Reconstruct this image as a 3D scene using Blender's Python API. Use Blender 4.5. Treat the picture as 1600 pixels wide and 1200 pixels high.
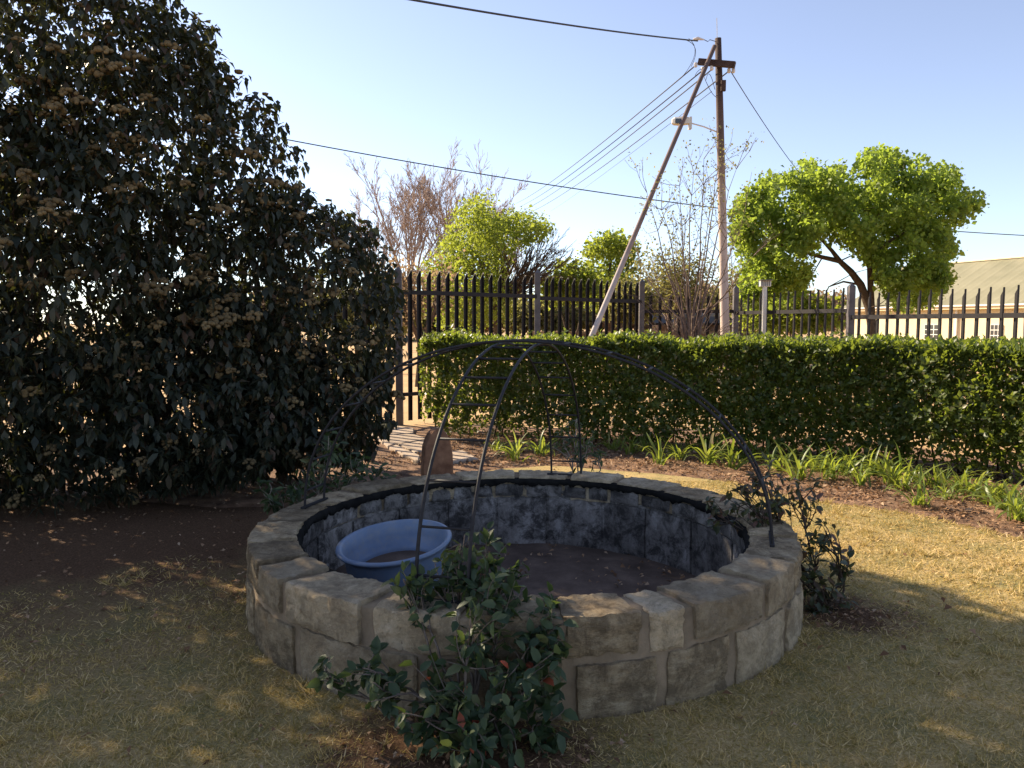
import bpy, bmesh, math, random
import numpy as np
from mathutils import Vector, Matrix, noise as mnoise

for o in list(bpy.data.objects):
    bpy.data.objects.remove(o, do_unlink=True)
S = bpy.context.scene
COL = S.collection
R = math.radians

# ------------------------------------------------------------------ camera, sky, sun, exposure
CAM_H = 1.55
PITCH = math.atan(94 / 1200)
cam = bpy.data.cameras.new('camera')
camo = bpy.data.objects.new('camera', cam)
COL.objects.link(camo)
camo.location = (0, 0, CAM_H)
camo.rotation_euler = (math.pi / 2 - PITCH, 0, 0)
cam.sensor_width = 36.0
cam.lens = 27.0
cam.clip_start = 0.05
cam.clip_end = 6000
S.camera = camo

SUN_AZ = R(-55)      # measured from +Y, negative = to the left
SUN_EL = R(31)
W = bpy.data.worlds.new('World')
S.world = W
W.use_nodes = True
wn = W.node_tree.nodes
sky = wn.new('ShaderNodeTexSky')
sky.sky_type = 'NISHITA'
sky.sun_disc = False
sky.sun_elevation = SUN_EL
sky.sun_rotation = SUN_AZ
sky.altitude = 1400
sky.air_density = 1.0
sky.dust_density = 0.8
sky.ozone_density = 3.0
bg = wn['Background']
bg.inputs['Strength'].default_value = 0.098
hsn = wn.new('ShaderNodeHueSaturation')          # the hazy, pale spring sky of the photograph
hsn.inputs['Saturation'].default_value = 0.74
hsn.inputs['Hue'].default_value = 0.508
W.node_tree.links.new(sky.outputs[0], hsn.inputs['Color'])
W.node_tree.links.new(hsn.outputs[0], bg.inputs['Color'])

sl = bpy.data.lights.new('sun', 'SUN')
sl.energy = 5.0
sl.angle = R(0.55)
sl.color = (1.0, 0.83, 0.60)
so = bpy.data.objects.new('sun', sl)
COL.objects.link(so)
TOSUN = Vector((math.sin(SUN_AZ) * math.cos(SUN_EL), math.cos(SUN_AZ) * math.cos(SUN_EL), math.sin(SUN_EL)))
so.rotation_euler = TOSUN.to_track_quat('Z', 'Y').to_euler()
so.location = (-6, 12, 12)

S.view_settings.view_transform = 'Standard'
S.view_settings.look = 'None'
S.view_settings.exposure = 1.28
S.view_settings.gamma = 1.0
S.view_settings.use_curve_mapping = False

# ------------------------------------------------------------------ helpers
def ray(x, y):
    c, s = math.cos(PITCH), math.sin(PITCH)
    u, v = (x - 800) / 1200, (600 - y) / 1200
    return Vector((u, c + v * s, -s + v * c))
def ground(x, y, z=0.0):
    d = ray(x, y)
    k = (z - CAM_H) / d.z
    return Vector((d.x * k, d.y * k, z))
def at(x, y, Y):
    d = ray(x, y)
    k = Y / d.y
    return Vector((d.x * k, Y, CAM_H + d.z * k))

def empty(name, loc=(0, 0, 0)):
    o = bpy.data.objects.new(name, None)
    o.empty_display_size = 0.1
    COL.objects.link(o)
    o.location = loc
    return o
def tag(o, label=None, cat=None, group=None, kind=None):
    if label: o['label'] = label
    if cat: o['category'] = cat
    if group: o['group'] = group
    if kind: o['kind'] = kind
    return o
def link(name, me, parent=None, mat=None):
    o = bpy.data.objects.new(name, me)
    COL.objects.link(o)
    if mat is not None and len(me.materials) == 0:
        me.materials.append(mat)
    if parent is not None:
        o.parent = parent
        o.matrix_parent_inverse = Matrix.Translation(-parent_loc(parent))
    return o
def parent_loc(p):
    v = Vector(p.location)
    while p.parent is not None:
        break
    return v if p.type == 'EMPTY' else Vector((0, 0, 0))

class MB:
    def __init__(s):
        s.v, s.f = [], []
    def add(s, vs, fs):
        n = len(s.v)
        s.v.extend([tuple(v) for v in vs])
        s.f.extend([tuple(i + n for i in f) for f in fs])
    def box(s, c, h, M=None):
        vs = []
        for dx in (-1, 1):
            for dy in (-1, 1):
                for dz in (-1, 1):
                    p = Vector((dx * h[0], dy * h[1], dz * h[2]))
                    if M is not None: p = M @ p
                    vs.append(p + Vector(c))
        s.add(vs, [(0, 1, 3, 2), (4, 6, 7, 5), (0, 4, 5, 1), (2, 3, 7, 6), (0, 2, 6, 4), (1, 5, 7, 3)])
    def tube(s, pts, rad, n=6, cap=True):
        pts = [Vector(p) for p in pts]
        if not hasattr(rad, '__len__'): rad = [rad] * len(pts)
        vs, fs = [], []
        t0 = (pts[1] - pts[0]).normalized()
        a = t0.orthogonal().normalized()
        for i, p in enumerate(pts):
            if i == 0: t = t0
            elif i == len(pts) - 1: t = (pts[i] - pts[i - 1]).normalized()
            else:
                t = (pts[i + 1] - pts[i - 1])
                t = t.normalized() if t.length > 1e-9 else t0
            a = (a - t * a.dot(t))
            a = a.normalized() if a.length > 1e-6 else t.orthogonal().normalized()
            b = t.cross(a)
            for k in range(n):
                w = 2 * math.pi * k / n
                vs.append(p + (a * math.cos(w) + b * math.sin(w)) * rad[i])
        for i in range(len(pts) - 1):
            for k in range(n):
                k2 = (k + 1) % n
                fs.append((i * n + k, i * n + k2, (i + 1) * n + k2, (i + 1) * n + k))
        if cap:
            fs.append(tuple(range(n - 1, -1, -1)))
            fs.append(tuple((len(pts) - 1) * n + k for k in range(n)))
        s.add(vs, fs)
    def lathe(s, prof, n=48, c=(0, 0, 0), M=None):
        vs, fs = [], []
        for r, z in prof:
            for k in range(n):
                w = 2 * math.pi * k / n
                p = Vector((r * math.cos(w), r * math.sin(w), z))
                if M is not None: p = M @ p
                vs.append(p + Vector(c))
        for i in range(len(prof) - 1):
            for k in range(n):
                k2 = (k + 1) % n
                fs.append((i * n + k, i * n + k2, (i + 1) * n + k2, (i + 1) * n + k))
        s.add(vs, fs)
    def mesh(s, name, smooth=False):
        me = bpy.data.meshes.new(name)
        me.from_pydata(s.v, [], s.f)
        if smooth:
            me.polygons.foreach_set('use_smooth', [True] * len(me.polygons))
        me.update()
        return me
    def build(s, name, mat, parent=None, smooth=False):
        return link(name, s.mesh(name, smooth), parent, mat)

def np_mesh(name, V, F, var=None):
    """V (n,3), F (m,k) fixed size faces"""
    me = bpy.data.meshes.new(name)
    n, m, k = len(V), len(F), F.shape[1]
    me.vertices.add(n)
    me.vertices.foreach_set('co', np.ascontiguousarray(V, dtype=np.float32).ravel())
    me.loops.add(m * k)
    me.loops.foreach_set('vertex_index', np.ascontiguousarray(F, dtype=np.int32).ravel())
    me.polygons.add(m)
    me.polygons.foreach_set('loop_start', np.arange(0, m * k, k, dtype=np.int32))
    try:
        me.polygons.foreach_set('loop_total', np.full(m, k, dtype=np.int32))
    except Exception:
        pass
    if var is not None:
        a = me.attributes.new('var', 'FLOAT', 'POINT')
        a.data.foreach_set('value', np.ascontiguousarray(var, dtype=np.float32))
    me.update(calc_edges=True)
    me.validate()
    return me

def unit(a):
    return a / np.maximum(np.linalg.norm(a, axis=1, keepdims=True), 1e-9)

LEAF4 = [(0, 0.0), (0.45, 1.0), (1.0, 0.0)]
LEAF6 = [(0, 0.0), (0.3, 0.85), (0.68, 0.75), (1.0, 0.0)]
def leaf_mesh(name, P, A, N, L, Wd, var, shape=LEAF4, fold=0.35, curl=0.15):
    """many leaves in one mesh. P base point, A axis, N face normal, L length, Wd half width."""
    n = len(P)
    A = unit(A)
    N = unit(N - A * np.sum(N * A, axis=1, keepdims=True))
    B = np.cross(A, N)
    L = np.broadcast_to(L, (n,))[:, None]
    Wd = np.broadcast_to(Wd, (n,))[:, None]
    rows, idx = [], []
    k = 0
    for t, w in shape:
        c = P + A * L * t - N * L * curl * t * t
        if w == 0:
            rows.append(c); idx.append((k,)); k += 1
        else:
            rows.append(c - B * Wd * w + N * Wd * w * fold)
            rows.append(c)
            rows.append(c + B * Wd * w + N * Wd * w * fold)
            idx.append((k, k + 1, k + 2)); k += 3
    V = np.stack(rows, axis=1).reshape(-1, 3)
    tris = []
    for i in range(len(idx) - 1):
        a, b = idx[i], idx[i + 1]
        if len(a) == 1 and len(b) == 3:
            tris += [(a[0], b[1], b[0]), (a[0], b[2], b[1])]
        elif len(a) == 3 and len(b) == 3:
            tris += [(a[0], a[1], b[1]), (a[0], b[1], b[0]), (a[1], a[2], b[2]), (a[1], b[2], b[1])]
        elif len(a) == 3 and len(b) == 1:
            tris += [(a[0], a[1], b[0]), (a[1], a[2], b[0])]
    T = np.array(tris)
    F = (np.arange(n)[:, None, None] * k + T[None]).reshape(-1, 3)
    return np_mesh(name, V, F, np.repeat(var, k))

# ------------------------------------------------------------------ materials
def new_mat(name):
    m = bpy.data.materials.new(name)
    m.use_nodes = True
    nt = m.node_tree
    return m, nt, nt.nodes['Principled BSDF']
def nd(nt, t, **kw):
    n = nt.nodes.new(t)
    for k, v in kw.items(): setattr(n, k, v)
    return n
def ramp(nt, fac, stops):
    r = nd(nt, 'ShaderNodeValToRGB')
    e = r.color_ramp.elements
    while len(e) < len(stops): e.new(0.5)
    for i, (p, c) in enumerate(stops):
        e[i].position = p
        e[i].color = (c[0], c[1], c[2], 1)
    nt.links.new(fac, r.inputs[0])
    return r.outputs[0]
def noise(nt, scale, detail=6, rough=0.6, vec=None, dist=0.0):
    n = nd(nt, 'ShaderNodeTexNoise')
    n.inputs['Scale'].default_value = scale
    n.inputs['Detail'].default_value = detail
    n.inputs['Roughness'].default_value = rough
    n.inputs['Distortion'].default_value = dist
    if vec is None:
        g = nd(nt, 'ShaderNodeNewGeometry')
        vec = g.outputs['Position']
    nt.links.new(vec, n.inputs['Vector'])
    return n.outputs[0]
def mixc(nt, fac, a, b, mode='MIX'):
    m = nd(nt, 'ShaderNodeMix', data_type='RGBA', blend_type=mode)
    for sock, v in ((m.inputs[0], fac), (m.inputs[6], a), (m.inputs[7], b)):
        if hasattr(v, 'is_output'): nt.links.new(v, sock)
        elif isinstance(v, (int, float)): sock.default_value = v
        else: sock.default_value = (v[0], v[1], v[2], 1)
    return m.outputs[2]
def bump(nt, bsdf, h, strength=0.5, dist=0.01):
    b = nd(nt, 'ShaderNodeBump')
    b.inputs['Strength'].default_value = strength
    b.inputs['Distance'].default_value = dist
    nt.links.new(h, b.inputs['Height'])
    nt.links.new(b.outputs[0], bsdf.inputs['Normal'])
def simple(name, stops, scale, rough=0.8, bs=0.4, bd=0.01, bscale=None, metal=0.0, spec=0.3, objrand=0.0):
    m, nt, b = new_mat(name)
    c = ramp(nt, noise(nt, scale), stops)
    if objrand:
        oi = nd(nt, 'ShaderNodeObjectInfo')
        hs = nd(nt, 'ShaderNodeHueSaturation')
        mr = nd(nt, 'ShaderNodeMapRange')
        mr.inputs[3].default_value = 1 - objrand
        mr.inputs[4].default_value = 1 + objrand
        nt.links.new(oi.outputs['Random'], mr.inputs[0])
        nt.links.new(mr.outputs[0], hs.inputs['Value'])
        nt.links.new(c, hs.inputs['Color'])
        c = hs.outputs[0]
    nt.links.new(c, b.inputs['Base Color'])
    b.inputs['Roughness'].default_value = rough
    b.inputs['Metallic'].default_value = metal
    b.inputs['Specular IOR Level'].default_value = spec
    if bs: bump(nt, b, noise(nt, bscale or scale * 6, 8, 0.65), bs, bd)
    return m
def leaf_mat(name, stops, trans=0.35, tcol=None, rough=0.5, spec=0.3):
    m, nt, b = new_mat(name)
    at_ = nd(nt, 'ShaderNodeAttribute', attribute_name='var')
    oi = nd(nt, 'ShaderNodeObjectInfo')
    ad = nd(nt, 'ShaderNodeMath', operation='ADD')
    ad.use_clamp = True
    nt.links.new(at_.outputs['Fac'], ad.inputs[0])
    nt.links.new(oi.outputs['Random'], ad.inputs[1])
    # a joined mesh carries var; a single leaf carries the object's random value (attribute 0 there)
    fac = nd(nt, 'ShaderNodeMath', operation='FRACT')
    ad.use_clamp = False
    nt.links.new(ad.outputs[0], fac.inputs[0])
    c = ramp(nt, fac.outputs[0], stops)
    nt.links.new(c, b.inputs['Base Color'])
    b.inputs['Roughness'].default_value = rough
    b.inputs['Specular IOR Level'].default_value = spec
    tr = nd(nt, 'ShaderNodeBsdfTranslucent')
    tc = mixc(nt, 0.75, c, tcol or (0.35, 0.42, 0.04))
    nt.links.new(tc, tr.inputs['Color'])
    mx = nd(nt, 'ShaderNodeMixShader')
    mx.inputs[0].default_value = trans
    nt.links.new(b.outputs[0], mx.inputs[1])
    nt.links.new(tr.outputs[0], mx.inputs[2])
    nt.links.new(mx.outputs[0], nt.nodes['Material Output'].inputs['Surface'])
    return m

M = {}
M['veld'] = simple('dry_veld', [(0.3, (0.36, 0.22, 0.10)), (0.5, (0.48, 0.31, 0.15)), (0.7, (0.55, 0.38, 0.20))], 0.7, 0.95, 0.5, 0.03, 9)
M['soil'] = simple('red_soil', [(0.3, (0.08, 0.045, 0.028)), (0.5, (0.19, 0.11, 0.065)), (0.72, (0.34, 0.21, 0.13))], 5, 0.95, 0.9, 0.02, 45)
M['mulch'] = simple('dark_mulch', [(0.3, (0.03, 0.019, 0.012)), (0.5, (0.07, 0.044, 0.028)), (0.72, (0.13, 0.085, 0.055))], 22, 0.95, 1.0, 0.02, 70)
M['pitsoil'] = simple('pit_soil', [(0.28, (0.06, 0.042, 0.032)), (0.5, (0.11, 0.078, 0.06)), (0.74, (0.18, 0.13, 0.10))], 5, 0.95, 0.8, 0.01, 60)
M['mortar'] = simple('mortar', [(0.3, (0.16, 0.118, 0.072)), (0.7, (0.30, 0.225, 0.145))], 7, 0.95, 0.7, 0.008, 60)
M['metal'] = simple('dark_steel', [(0.3, (0.012, 0.012, 0.015)), (0.7, (0.03, 0.028, 0.03))], 30, 0.6, 0.15, 0.002, 120, 0.0, 0.25)
M['fence'] = simple('fence_paint', [(0.3, (0.011, 0.009, 0.010)), (0.7, (0.020, 0.016, 0.017))], 9, 0.6, 0.1, 0.002, 80, 0.0, 0.25)
M['post'] = simple('post_paint', [(0.3, (0.09, 0.08, 0.083)), (0.7, (0.14, 0.128, 0.128))], 7, 0.55, 0.1, 0.002, 80)
M['bark'] = simple('bark', [(0.3, (0.05, 0.033, 0.022)), (0.7, (0.12, 0.085, 0.06))], 14, 0.9, 0.7, 0.02, 40)
M['barebark'] = simple('pale_bark', [(0.3, (0.24, 0.175, 0.15)), (0.7, (0.36, 0.28, 0.24))], 10, 0.9, 0.4, 0.01, 40)
M['stem'] = simple('grey_stem', [(0.3, (0.16, 0.13, 0.10)), (0.7, (0.33, 0.28, 0.23))], 30, 0.85, 0.4, 0.003, 90)
M['darkstem2'] = simple('brown_grey_stem', [(0.3, (0.07, 0.052, 0.04)), (0.7, (0.18, 0.145, 0.115))], 30, 0.85, 0.4, 0.003, 90)
M['darkstem'] = simple('dark_stem', [(0.3, (0.03, 0.022, 0.015)), (0.7, (0.08, 0.055, 0.04))], 20, 0.9, 0.4, 0.003, 90)
M['creosote'] = simple('creosote_wood', [(0.3, (0.030, 0.016, 0.012)), (0.7, (0.075, 0.045, 0.036))], 8, 0.8, 0.4, 0.01, 40)
M['porcelain'] = simple('porcelain', [(0.3, (0.55, 0.5, 0.47)), (0.7, (0.72, 0.68, 0.64))], 8, 0.25, 0.0)
M['lampgrey'] = simple('lamp_paint', [(0.3, (0.55, 0.53, 0.48)), (0.7, (0.68, 0.66, 0.60))], 8, 0.5, 0.0)
M['wire'] = simple('wire', [(0.3, (0.03, 0.03, 0.03)), (0.7, (0.06, 0.06, 0.06))], 8, 0.6, 0.0)
M['cream'] = simple('cream_wall', [(0.3, (0.66, 0.55, 0.36)), (0.7, (0.76, 0.65, 0.44))], 0.8, 0.9, 0.2, 0.01, 30)
M['roof'] = simple('roof_sheet', [(0.3, (0.20, 0.19, 0.12)), (0.7, (0.27, 0.25, 0.165))], 0.8, 0.6, 0.1, 0.01, 8)
M['white'] = simple('white_paint', [(0.3, (0.70, 0.68, 0.63)), (0.7, (0.80, 0.78, 0.73))], 3, 0.6, 0.0)
M['glass'] = simple('window_glass', [(0.3, (0.03, 0.035, 0.04)), (0.7, (0.06, 0.065, 0.07))], 2, 0.08, 0.0, spec=0.6)
M['brick'] = simple('brown_wall', [(0.3, (0.13, 0.085, 0.06)), (0.7, (0.24, 0.165, 0.12))], 3, 0.9, 0.4, 0.02, 20)
M['slab'] = simple('flagstone', [(0.25, (0.20, 0.155, 0.115)), (0.5, (0.36, 0.28, 0.21)), (0.75, (0.46, 0.37, 0.29))], 6, 0.85, 0.5, 0.006, 50, objrand=0.15)
M['millstone'] = simple('brown_rock', [(0.3, (0.15, 0.07, 0.04)), (0.7, (0.33, 0.18, 0.105))], 9, 0.9, 0.6, 0.008, 50)
M['tar'] = simple('black_sealant', [(0.3, (0.006, 0.006, 0.006)), (0.75, (0.022, 0.021, 0.02))], 14, 0.95, 0.6, 0.006, 60, 0.0, 0.05)
M['bud'] = simple('bud_cluster', [(0.3, (0.10, 0.07, 0.034)), (0.7, (0.22, 0.165, 0.08))], 12, 0.95, 0.9, 0.01, 130, objrand=0.3)
M['litter'] = leaf_mat('dead_leaf', [(0.0, (0.08, 0.045, 0.028)), (0.35, (0.20, 0.11, 0.06)), (0.7, (0.34, 0.21, 0.12)), (1.0, (0.44, 0.32, 0.21))], 0.15, (0.4, 0.22, 0.1), 0.8, 0.1)
M['grass'] = leaf_mat('grass_blade', [(0.0, (0.13, 0.13, 0.035)), (0.25, (0.32, 0.25, 0.085)), (0.6, (0.60, 0.44, 0.19)), (1.0, (0.74, 0.58, 0.33))], 0.3, (0.7, 0.52, 0.17), 0.7, 0.15)
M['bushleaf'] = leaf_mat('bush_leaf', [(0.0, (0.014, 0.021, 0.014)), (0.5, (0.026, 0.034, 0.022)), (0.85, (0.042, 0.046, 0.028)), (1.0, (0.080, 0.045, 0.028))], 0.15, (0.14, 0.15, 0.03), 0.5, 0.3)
M['hedge'] = leaf_mat('hedge_leaf', [(0.0, (0.030, 0.050, 0.012)), (0.5, (0.052, 0.080, 0.018)), (0.9, (0.09, 0.12, 0.026)), (1.0, (0.14, 0.12, 0.05))], 0.36, (0.44, 0.54, 0.05), 0.42, 0.4)
M['strap'] = leaf_mat('strap_leaf', [(0.0, (0.07, 0.12, 0.025)), (0.6, (0.12, 0.18, 0.04)), (0.93, (0.18, 0.21, 0.06)), (1.0, (0.36, 0.29, 0.14))], 0.42, (0.50, 0.58, 0.06), 0.4, 0.4)
M['climber'] = leaf_mat('climber_leaf', [(0.0, (0.022, 0.042, 0.020)), (0.55, (0.040, 0.066, 0.030)), (0.9, (0.07, 0.095, 0.04)), (1.0, (0.10, 0.11, 0.05))], 0.22, (0.20, 0.28, 0.04), 0.5, 0.3)
M['redleaf'] = leaf_mat('red_leaf', [(0.0, (0.26, 0.045, 0.025)), (1.0, (0.42, 0.12, 0.06))], 0.3, (0.6, 0.12, 0.04), 0.45, 0.3)
M['rleaf'] = leaf_mat('reddish_climber_leaf', [(0.0, (0.022, 0.040, 0.018)), (0.6, (0.045, 0.055, 0.025)), (0.8, (0.08, 0.045, 0.03)), (1.0, (0.13, 0.055, 0.04))], 0.25, (0.25, 0.24, 0.05), 0.38, 0.45)
M['tree'] = leaf_mat('spring_leaf', [(0.0, (0.06, 0.10, 0.022)), (0.5, (0.11, 0.165, 0.035)), (1.0, (0.18, 0.235, 0.06))], 0.5, (0.50, 0.64, 0.07), 0.5, 0.25)
M['lime'] = leaf_mat('lime_leaf', [(0.0, (0.06, 0.09, 0.018)), (0.5, (0.10, 0.14, 0.03)), (1.0, (0.16, 0.195, 0.05))], 0.5, (0.50, 0.58, 0.06), 0.5, 0.2)
M['olive'] = leaf_mat('olive_leaf', [(0.0, (0.07, 0.08, 0.03)), (0.6, (0.12, 0.125, 0.05)), (1.0, (0.20, 0.17, 0.08))], 0.45, (0.45, 0.42, 0.12), 0.6, 0.2)
M['brownleaf'] = leaf_mat('dry_leaf', [(0.0, (0.14, 0.09, 0.055)), (1.0, (0.28, 0.2, 0.13))], 0.4, (0.5, 0.36, 0.2), 0.7, 0.1)

def lawn_material():
    m, nt, b = new_mat('lawn')
    g = nd(nt, 'ShaderNodeNewGeometry')
    fine = noise(nt, 90, 5, 0.7)
    mid = noise(nt, 2.2, 6, 0.65)
    grass = ramp(nt, fine, [(0.3, (0.26, 0.19, 0.085)), (0.5, (0.46, 0.34, 0.155)), (0.7, (0.60, 0.46, 0.23))])
    green = ramp(nt, fine, [(0.3, (0.15, 0.14, 0.055)), (0.7, (0.34, 0.29, 0.13))])
    gr = mixc(nt, ramp(nt, mid, [(0.4, (0, 0, 0)), (0.65, (1, 1, 1))]), grass, green)
    brown = ramp(nt, fine, [(0.3, (0.05, 0.029, 0.017)), (0.5, (0.12, 0.070, 0.040)), (0.75, (0.22, 0.135, 0.08))])
    # bare, littered earth towards the big bush: worn patch with a ragged edge
    vd = nd(nt, 'ShaderNodeVectorMath', operation='DISTANCE')
    nt.links.new(g.outputs['Position'], vd.inputs[0])
    vd.inputs[1].default_value = (-3.4, 6.4, 0)
    s = nd(nt, 'ShaderNodeMath', operation='MULTIPLY_ADD')
    nt.links.new(mid, s.inputs[0])
    s.inputs[1].default_value = 2.6
    nt.links.new(vd.outputs['Value'], s.inputs[2])
    mr = nd(nt, 'ShaderNodeMapRange')
    mr.inputs[1].default_value = 3.3
    mr.inputs[2].default_value = 5.6
    mr.inputs[3].default_value = 1
    mr.inputs[4].default_value = 0
    nt.links.new(s.outputs[0], mr.inputs[0])
    fac = mr.outputs[0]
    for (mx, my, rad) in ((-0.18, 2.60, 0.50), (1.76, 3.95, 0.30)):     # bare earth at the feet of the climbers
        v2 = nd(nt, 'ShaderNodeVectorMath', operation='DISTANCE')
        nt.links.new(g.outputs['Position'], v2.inputs[0]); v2.inputs[1].default_value = (mx, my, 0)
        s2 = nd(nt, 'ShaderNodeMath', operation='MULTIPLY_ADD')
        nt.links.new(noise(nt, 6, 8, 0.7), s2.inputs[0]); s2.inputs[1].default_value = 0.7; nt.links.new(v2.outputs['Value'], s2.inputs[2])
        m2 = nd(nt, 'ShaderNodeMapRange')
        m2.inputs[1].default_value = rad + 0.22; m2.inputs[2].default_value = rad + 0.48; m2.inputs[3].default_value = 1; m2.inputs[4].default_value = 0
        nt.links.new(s2.outputs[0], m2.inputs[0])
        mxn = nd(nt, 'ShaderNodeMath', operation='MAXIMUM')
        nt.links.new(fac, mxn.inputs[0]); nt.links.new(m2.outputs[0], mxn.inputs[1])
        fac = mxn.outputs[0]
    c = mixc(nt, fac, gr, brown)
    nt.links.new(c, b.inputs['Base Color'])
    b.inputs['Roughness'].default_value = 0.95
    b.inputs['Specular IOR Level'].default_value = 0.1
    bump(nt, b, fine, 0.9, 0.012)
    return m
M['lawn'] = lawn_material()

def stone_material(name, tones, stain, stain_amt, lay=1.0):
    m, nt, b = new_mat(name)
    tc = nd(nt, 'ShaderNodeNewGeometry')
    mp = nd(nt, 'ShaderNodeMapping')
    mp.inputs['Scale'].default_value = (1, 1, lay)
    nt.links.new(tc.outputs['Position'], mp.inputs[0])
    big = noise(nt, 8, 10, 0.72, mp.outputs[0], 0.15)
    c = ramp(nt, big, [(0.28, tones[0]), (0.5, tones[1]), (0.72, tones[2])])
    oi = nd(nt, 'ShaderNodeObjectInfo')
    hs = nd(nt, 'ShaderNodeHueSaturation')
    mr = nd(nt, 'ShaderNodeMapRange')
    mr.inputs[3].default_value = 0.62
    mr.inputs[4].default_value = 1.25
    nt.links.new(oi.outputs['Random'], mr.inputs[0])
    nt.links.new(mr.outputs[0], hs.inputs['Value'])
    nt.links.new(c, hs.inputs['Color'])
    st = ramp(nt, noise(nt, 9, 10, 0.78, None, 0.4), [(0.44, (0, 0, 0)), (0.58, (stain_amt,) * 3)])
    c2 = mixc(nt, st, hs.outputs[0], stain)
    sp = ramp(nt, noise(nt, 42, 8, 0.8), [(0.55, (0, 0, 0)), (0.66, (0.5,) * 3)])
    c3 = mixc(nt, sp, c2, tuple(x * 0.4 for x in tones[0]))
    nt.links.new(c3, b.inputs['Base Color'])
    b.inputs['Roughness'].default_value = 0.9
    b.inputs['Specular IOR Level'].default_value = 0.2
    hm_ = nd(nt, 'ShaderNodeMath', operation='MULTIPLY_ADD')
    nt.links.new(noise(nt, 130, 6, 0.7), hm_.inputs[0]); hm_.inputs[1].default_value = 0.35
    nt.links.new(noise(nt, 30, 12, 0.75, mp.outputs[0]), hm_.inputs[2])
    bump(nt, b, hm_.outputs[0], 1.0, 0.03)
    return m
M['stone'] = stone_material('sandstone', [(0.26, 0.19, 0.115), (0.47, 0.36, 0.22), (0.66, 0.545, 0.37)], (0.09, 0.066, 0.042), 0.62, 2.5)
M['stone2'] = stone_material('pale_sandstone', [(0.35, 0.265, 0.165), (0.56, 0.445, 0.29), (0.72, 0.60, 0.43)], (0.17, 0.13, 0.085), 0.55, 1.0)
M['block'] = stone_material('stained_render', [(0.15, 0.135, 0.12), (0.30, 0.275, 0.25), (0.52, 0.49, 0.46)], (0.03, 0.028, 0.027), 0.85, 0.6)

# ------------------------------------------------------------------ ground sheets (cut out round the pit)
PC = Vector((0.06, 4.35, 0))      # pit centre
RO, RI, ZR = 1.50, 1.255, 0.425    # outer / inner radius, rim height
def ring_sheet(name, mat, rout, rings, zf, nth=240, r0=1.36):
    vs, fs = [], []
    for j, t in enumerate(rings):
        for k in range(nth):
            th = 2 * math.pi * k / nth
            r = r0 + (rout(th) - r0) * t
            x, y = PC.x + r * math.cos(th), PC.y + r * math.sin(th)
            vs.append((x, y, zf(x, y, t)))
    for j in range(len(rings) - 1):
        for k in range(nth):
            k2 = (k + 1) % nth
            fs.append((j * nth + k, (j + 1) * nth + k, (j + 1) * nth + k2, j * nth + k2))
    me = bpy.data.meshes.new(name)
    me.from_pydata(vs, [], fs)
    me.polygons.foreach_set('use_smooth', [True] * len(fs))
    o = link(name, me, None, mat)
    tag(o, kind='structure')
    return o
ring_sheet('ground', M['veld'], lambda th: 4000, [0, .0006, .0012, .002, .004, .01, .03, .1, .3, 1], lambda x, y, t: 0.0)

edge_px = [(690, 746), (860, 729), (960, 737), (1120, 752), (1250, 786), (1400, 803), (1500, 823), (1600, 849)]
edge = [ground(*p) for p in edge_px]
edge = [Vector((-6.5, 6.6, 0)), Vector((-2.5, 6.3, 0)), Vector((-1.3, 6.25, 0))] + edge + [Vector((4.4, 4.3, 0)), Vector((6.5, 2.0, 0))]
ang = sorted([(math.atan2(p.y - PC.y, p.x - PC.x), (p - PC).length) for p in edge])
def lawn_r(th):
    th = (th + math.pi) % (2 * math.pi) - math.pi
    a0, a1 = ang[0], ang[-1]
    if th < a0[0] or th > a1[0]: return 9.0
    for i in range(len(ang) - 1):
        if ang[i][0] <= th <= ang[i + 1][0]:
            f = (th - ang[i][0]) / max(1e-6, ang[i + 1][0] - ang[i][0])
            r = ang[i][1] * (1 - f) + ang[i + 1][1] * f
            return r + 0.05 * mnoise.noise(Vector((th * 14, 3, 0))) + 0.03 * mnoise.noise(Vector((th * 50, 7, 0)))
    return 9.0
def soil_z(x, y, t):
    r = math.hypot(x - PC.x, y - PC.y)
    th = math.atan2(y - PC.y, x - PC.x)
    if r < lawn_r(th) + 0.02: return 0.004
    if t >= 0.999: return 0.002
    return 0.012 + 0.03 * abs(mnoise.noise(Vector((x * 3, y * 3, 1)))) + 0.02 * abs(mnoise.noise(Vector((x * 9, y * 9, 5))))
def soil_r(th):
    th = (th + math.pi) % (2 * math.pi) - math.pi
    return max(7.2 + 0.35 * mnoise.noise(Vector((th * 5, 1, 2))), 0) if -0.4 < th < math.pi else 3.0
ring_sheet('soil_bed', M['soil'], soil_r, [i / 60 for i in range(61)], soil_z, 300)
ring_sheet('lawn', M['lawn'], lawn_r, [0, .25, .5, .75, .96, 1], lambda x, y, t: 0.03 if t < 0.97 else 0.006, 360)

# pit floor
vs, fs = [], []
NR, NT = 14, 64
for j in range(NR + 1):
    r = 1.30 * j / NR
    for k in range(NT):
        th = 2 * math.pi * k / NT
        x, y = PC.x + r * math.cos(th), PC.y + r * math.sin(th)
        heap = 0.10 * max(0, 1 - math.hypot(x + 0.95, y - 4.75) / 0.7)
        vs.append((x, y, -0.075 + heap + 0.018 * mnoise.noise(Vector((x * 4, y * 4, 0))) + 0.01 * mnoise.noise(Vector((x * 11, y * 11, 4)))))
for j in range(NR):
    for k in range(NT):
        k2 = (k + 1) % NT
        fs.append((j * NT + k, (j + 1) * NT + k, (j + 1) * NT + k2, j * NT + k2))
me = bpy.data.meshes.new('pit_floor')
me.from_pydata(vs, [], fs)
me.polygons.foreach_set('use_smooth', [True] * len(fs))
tag(link('pit_floor', me, None, M['pitsoil']), kind='structure')

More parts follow.
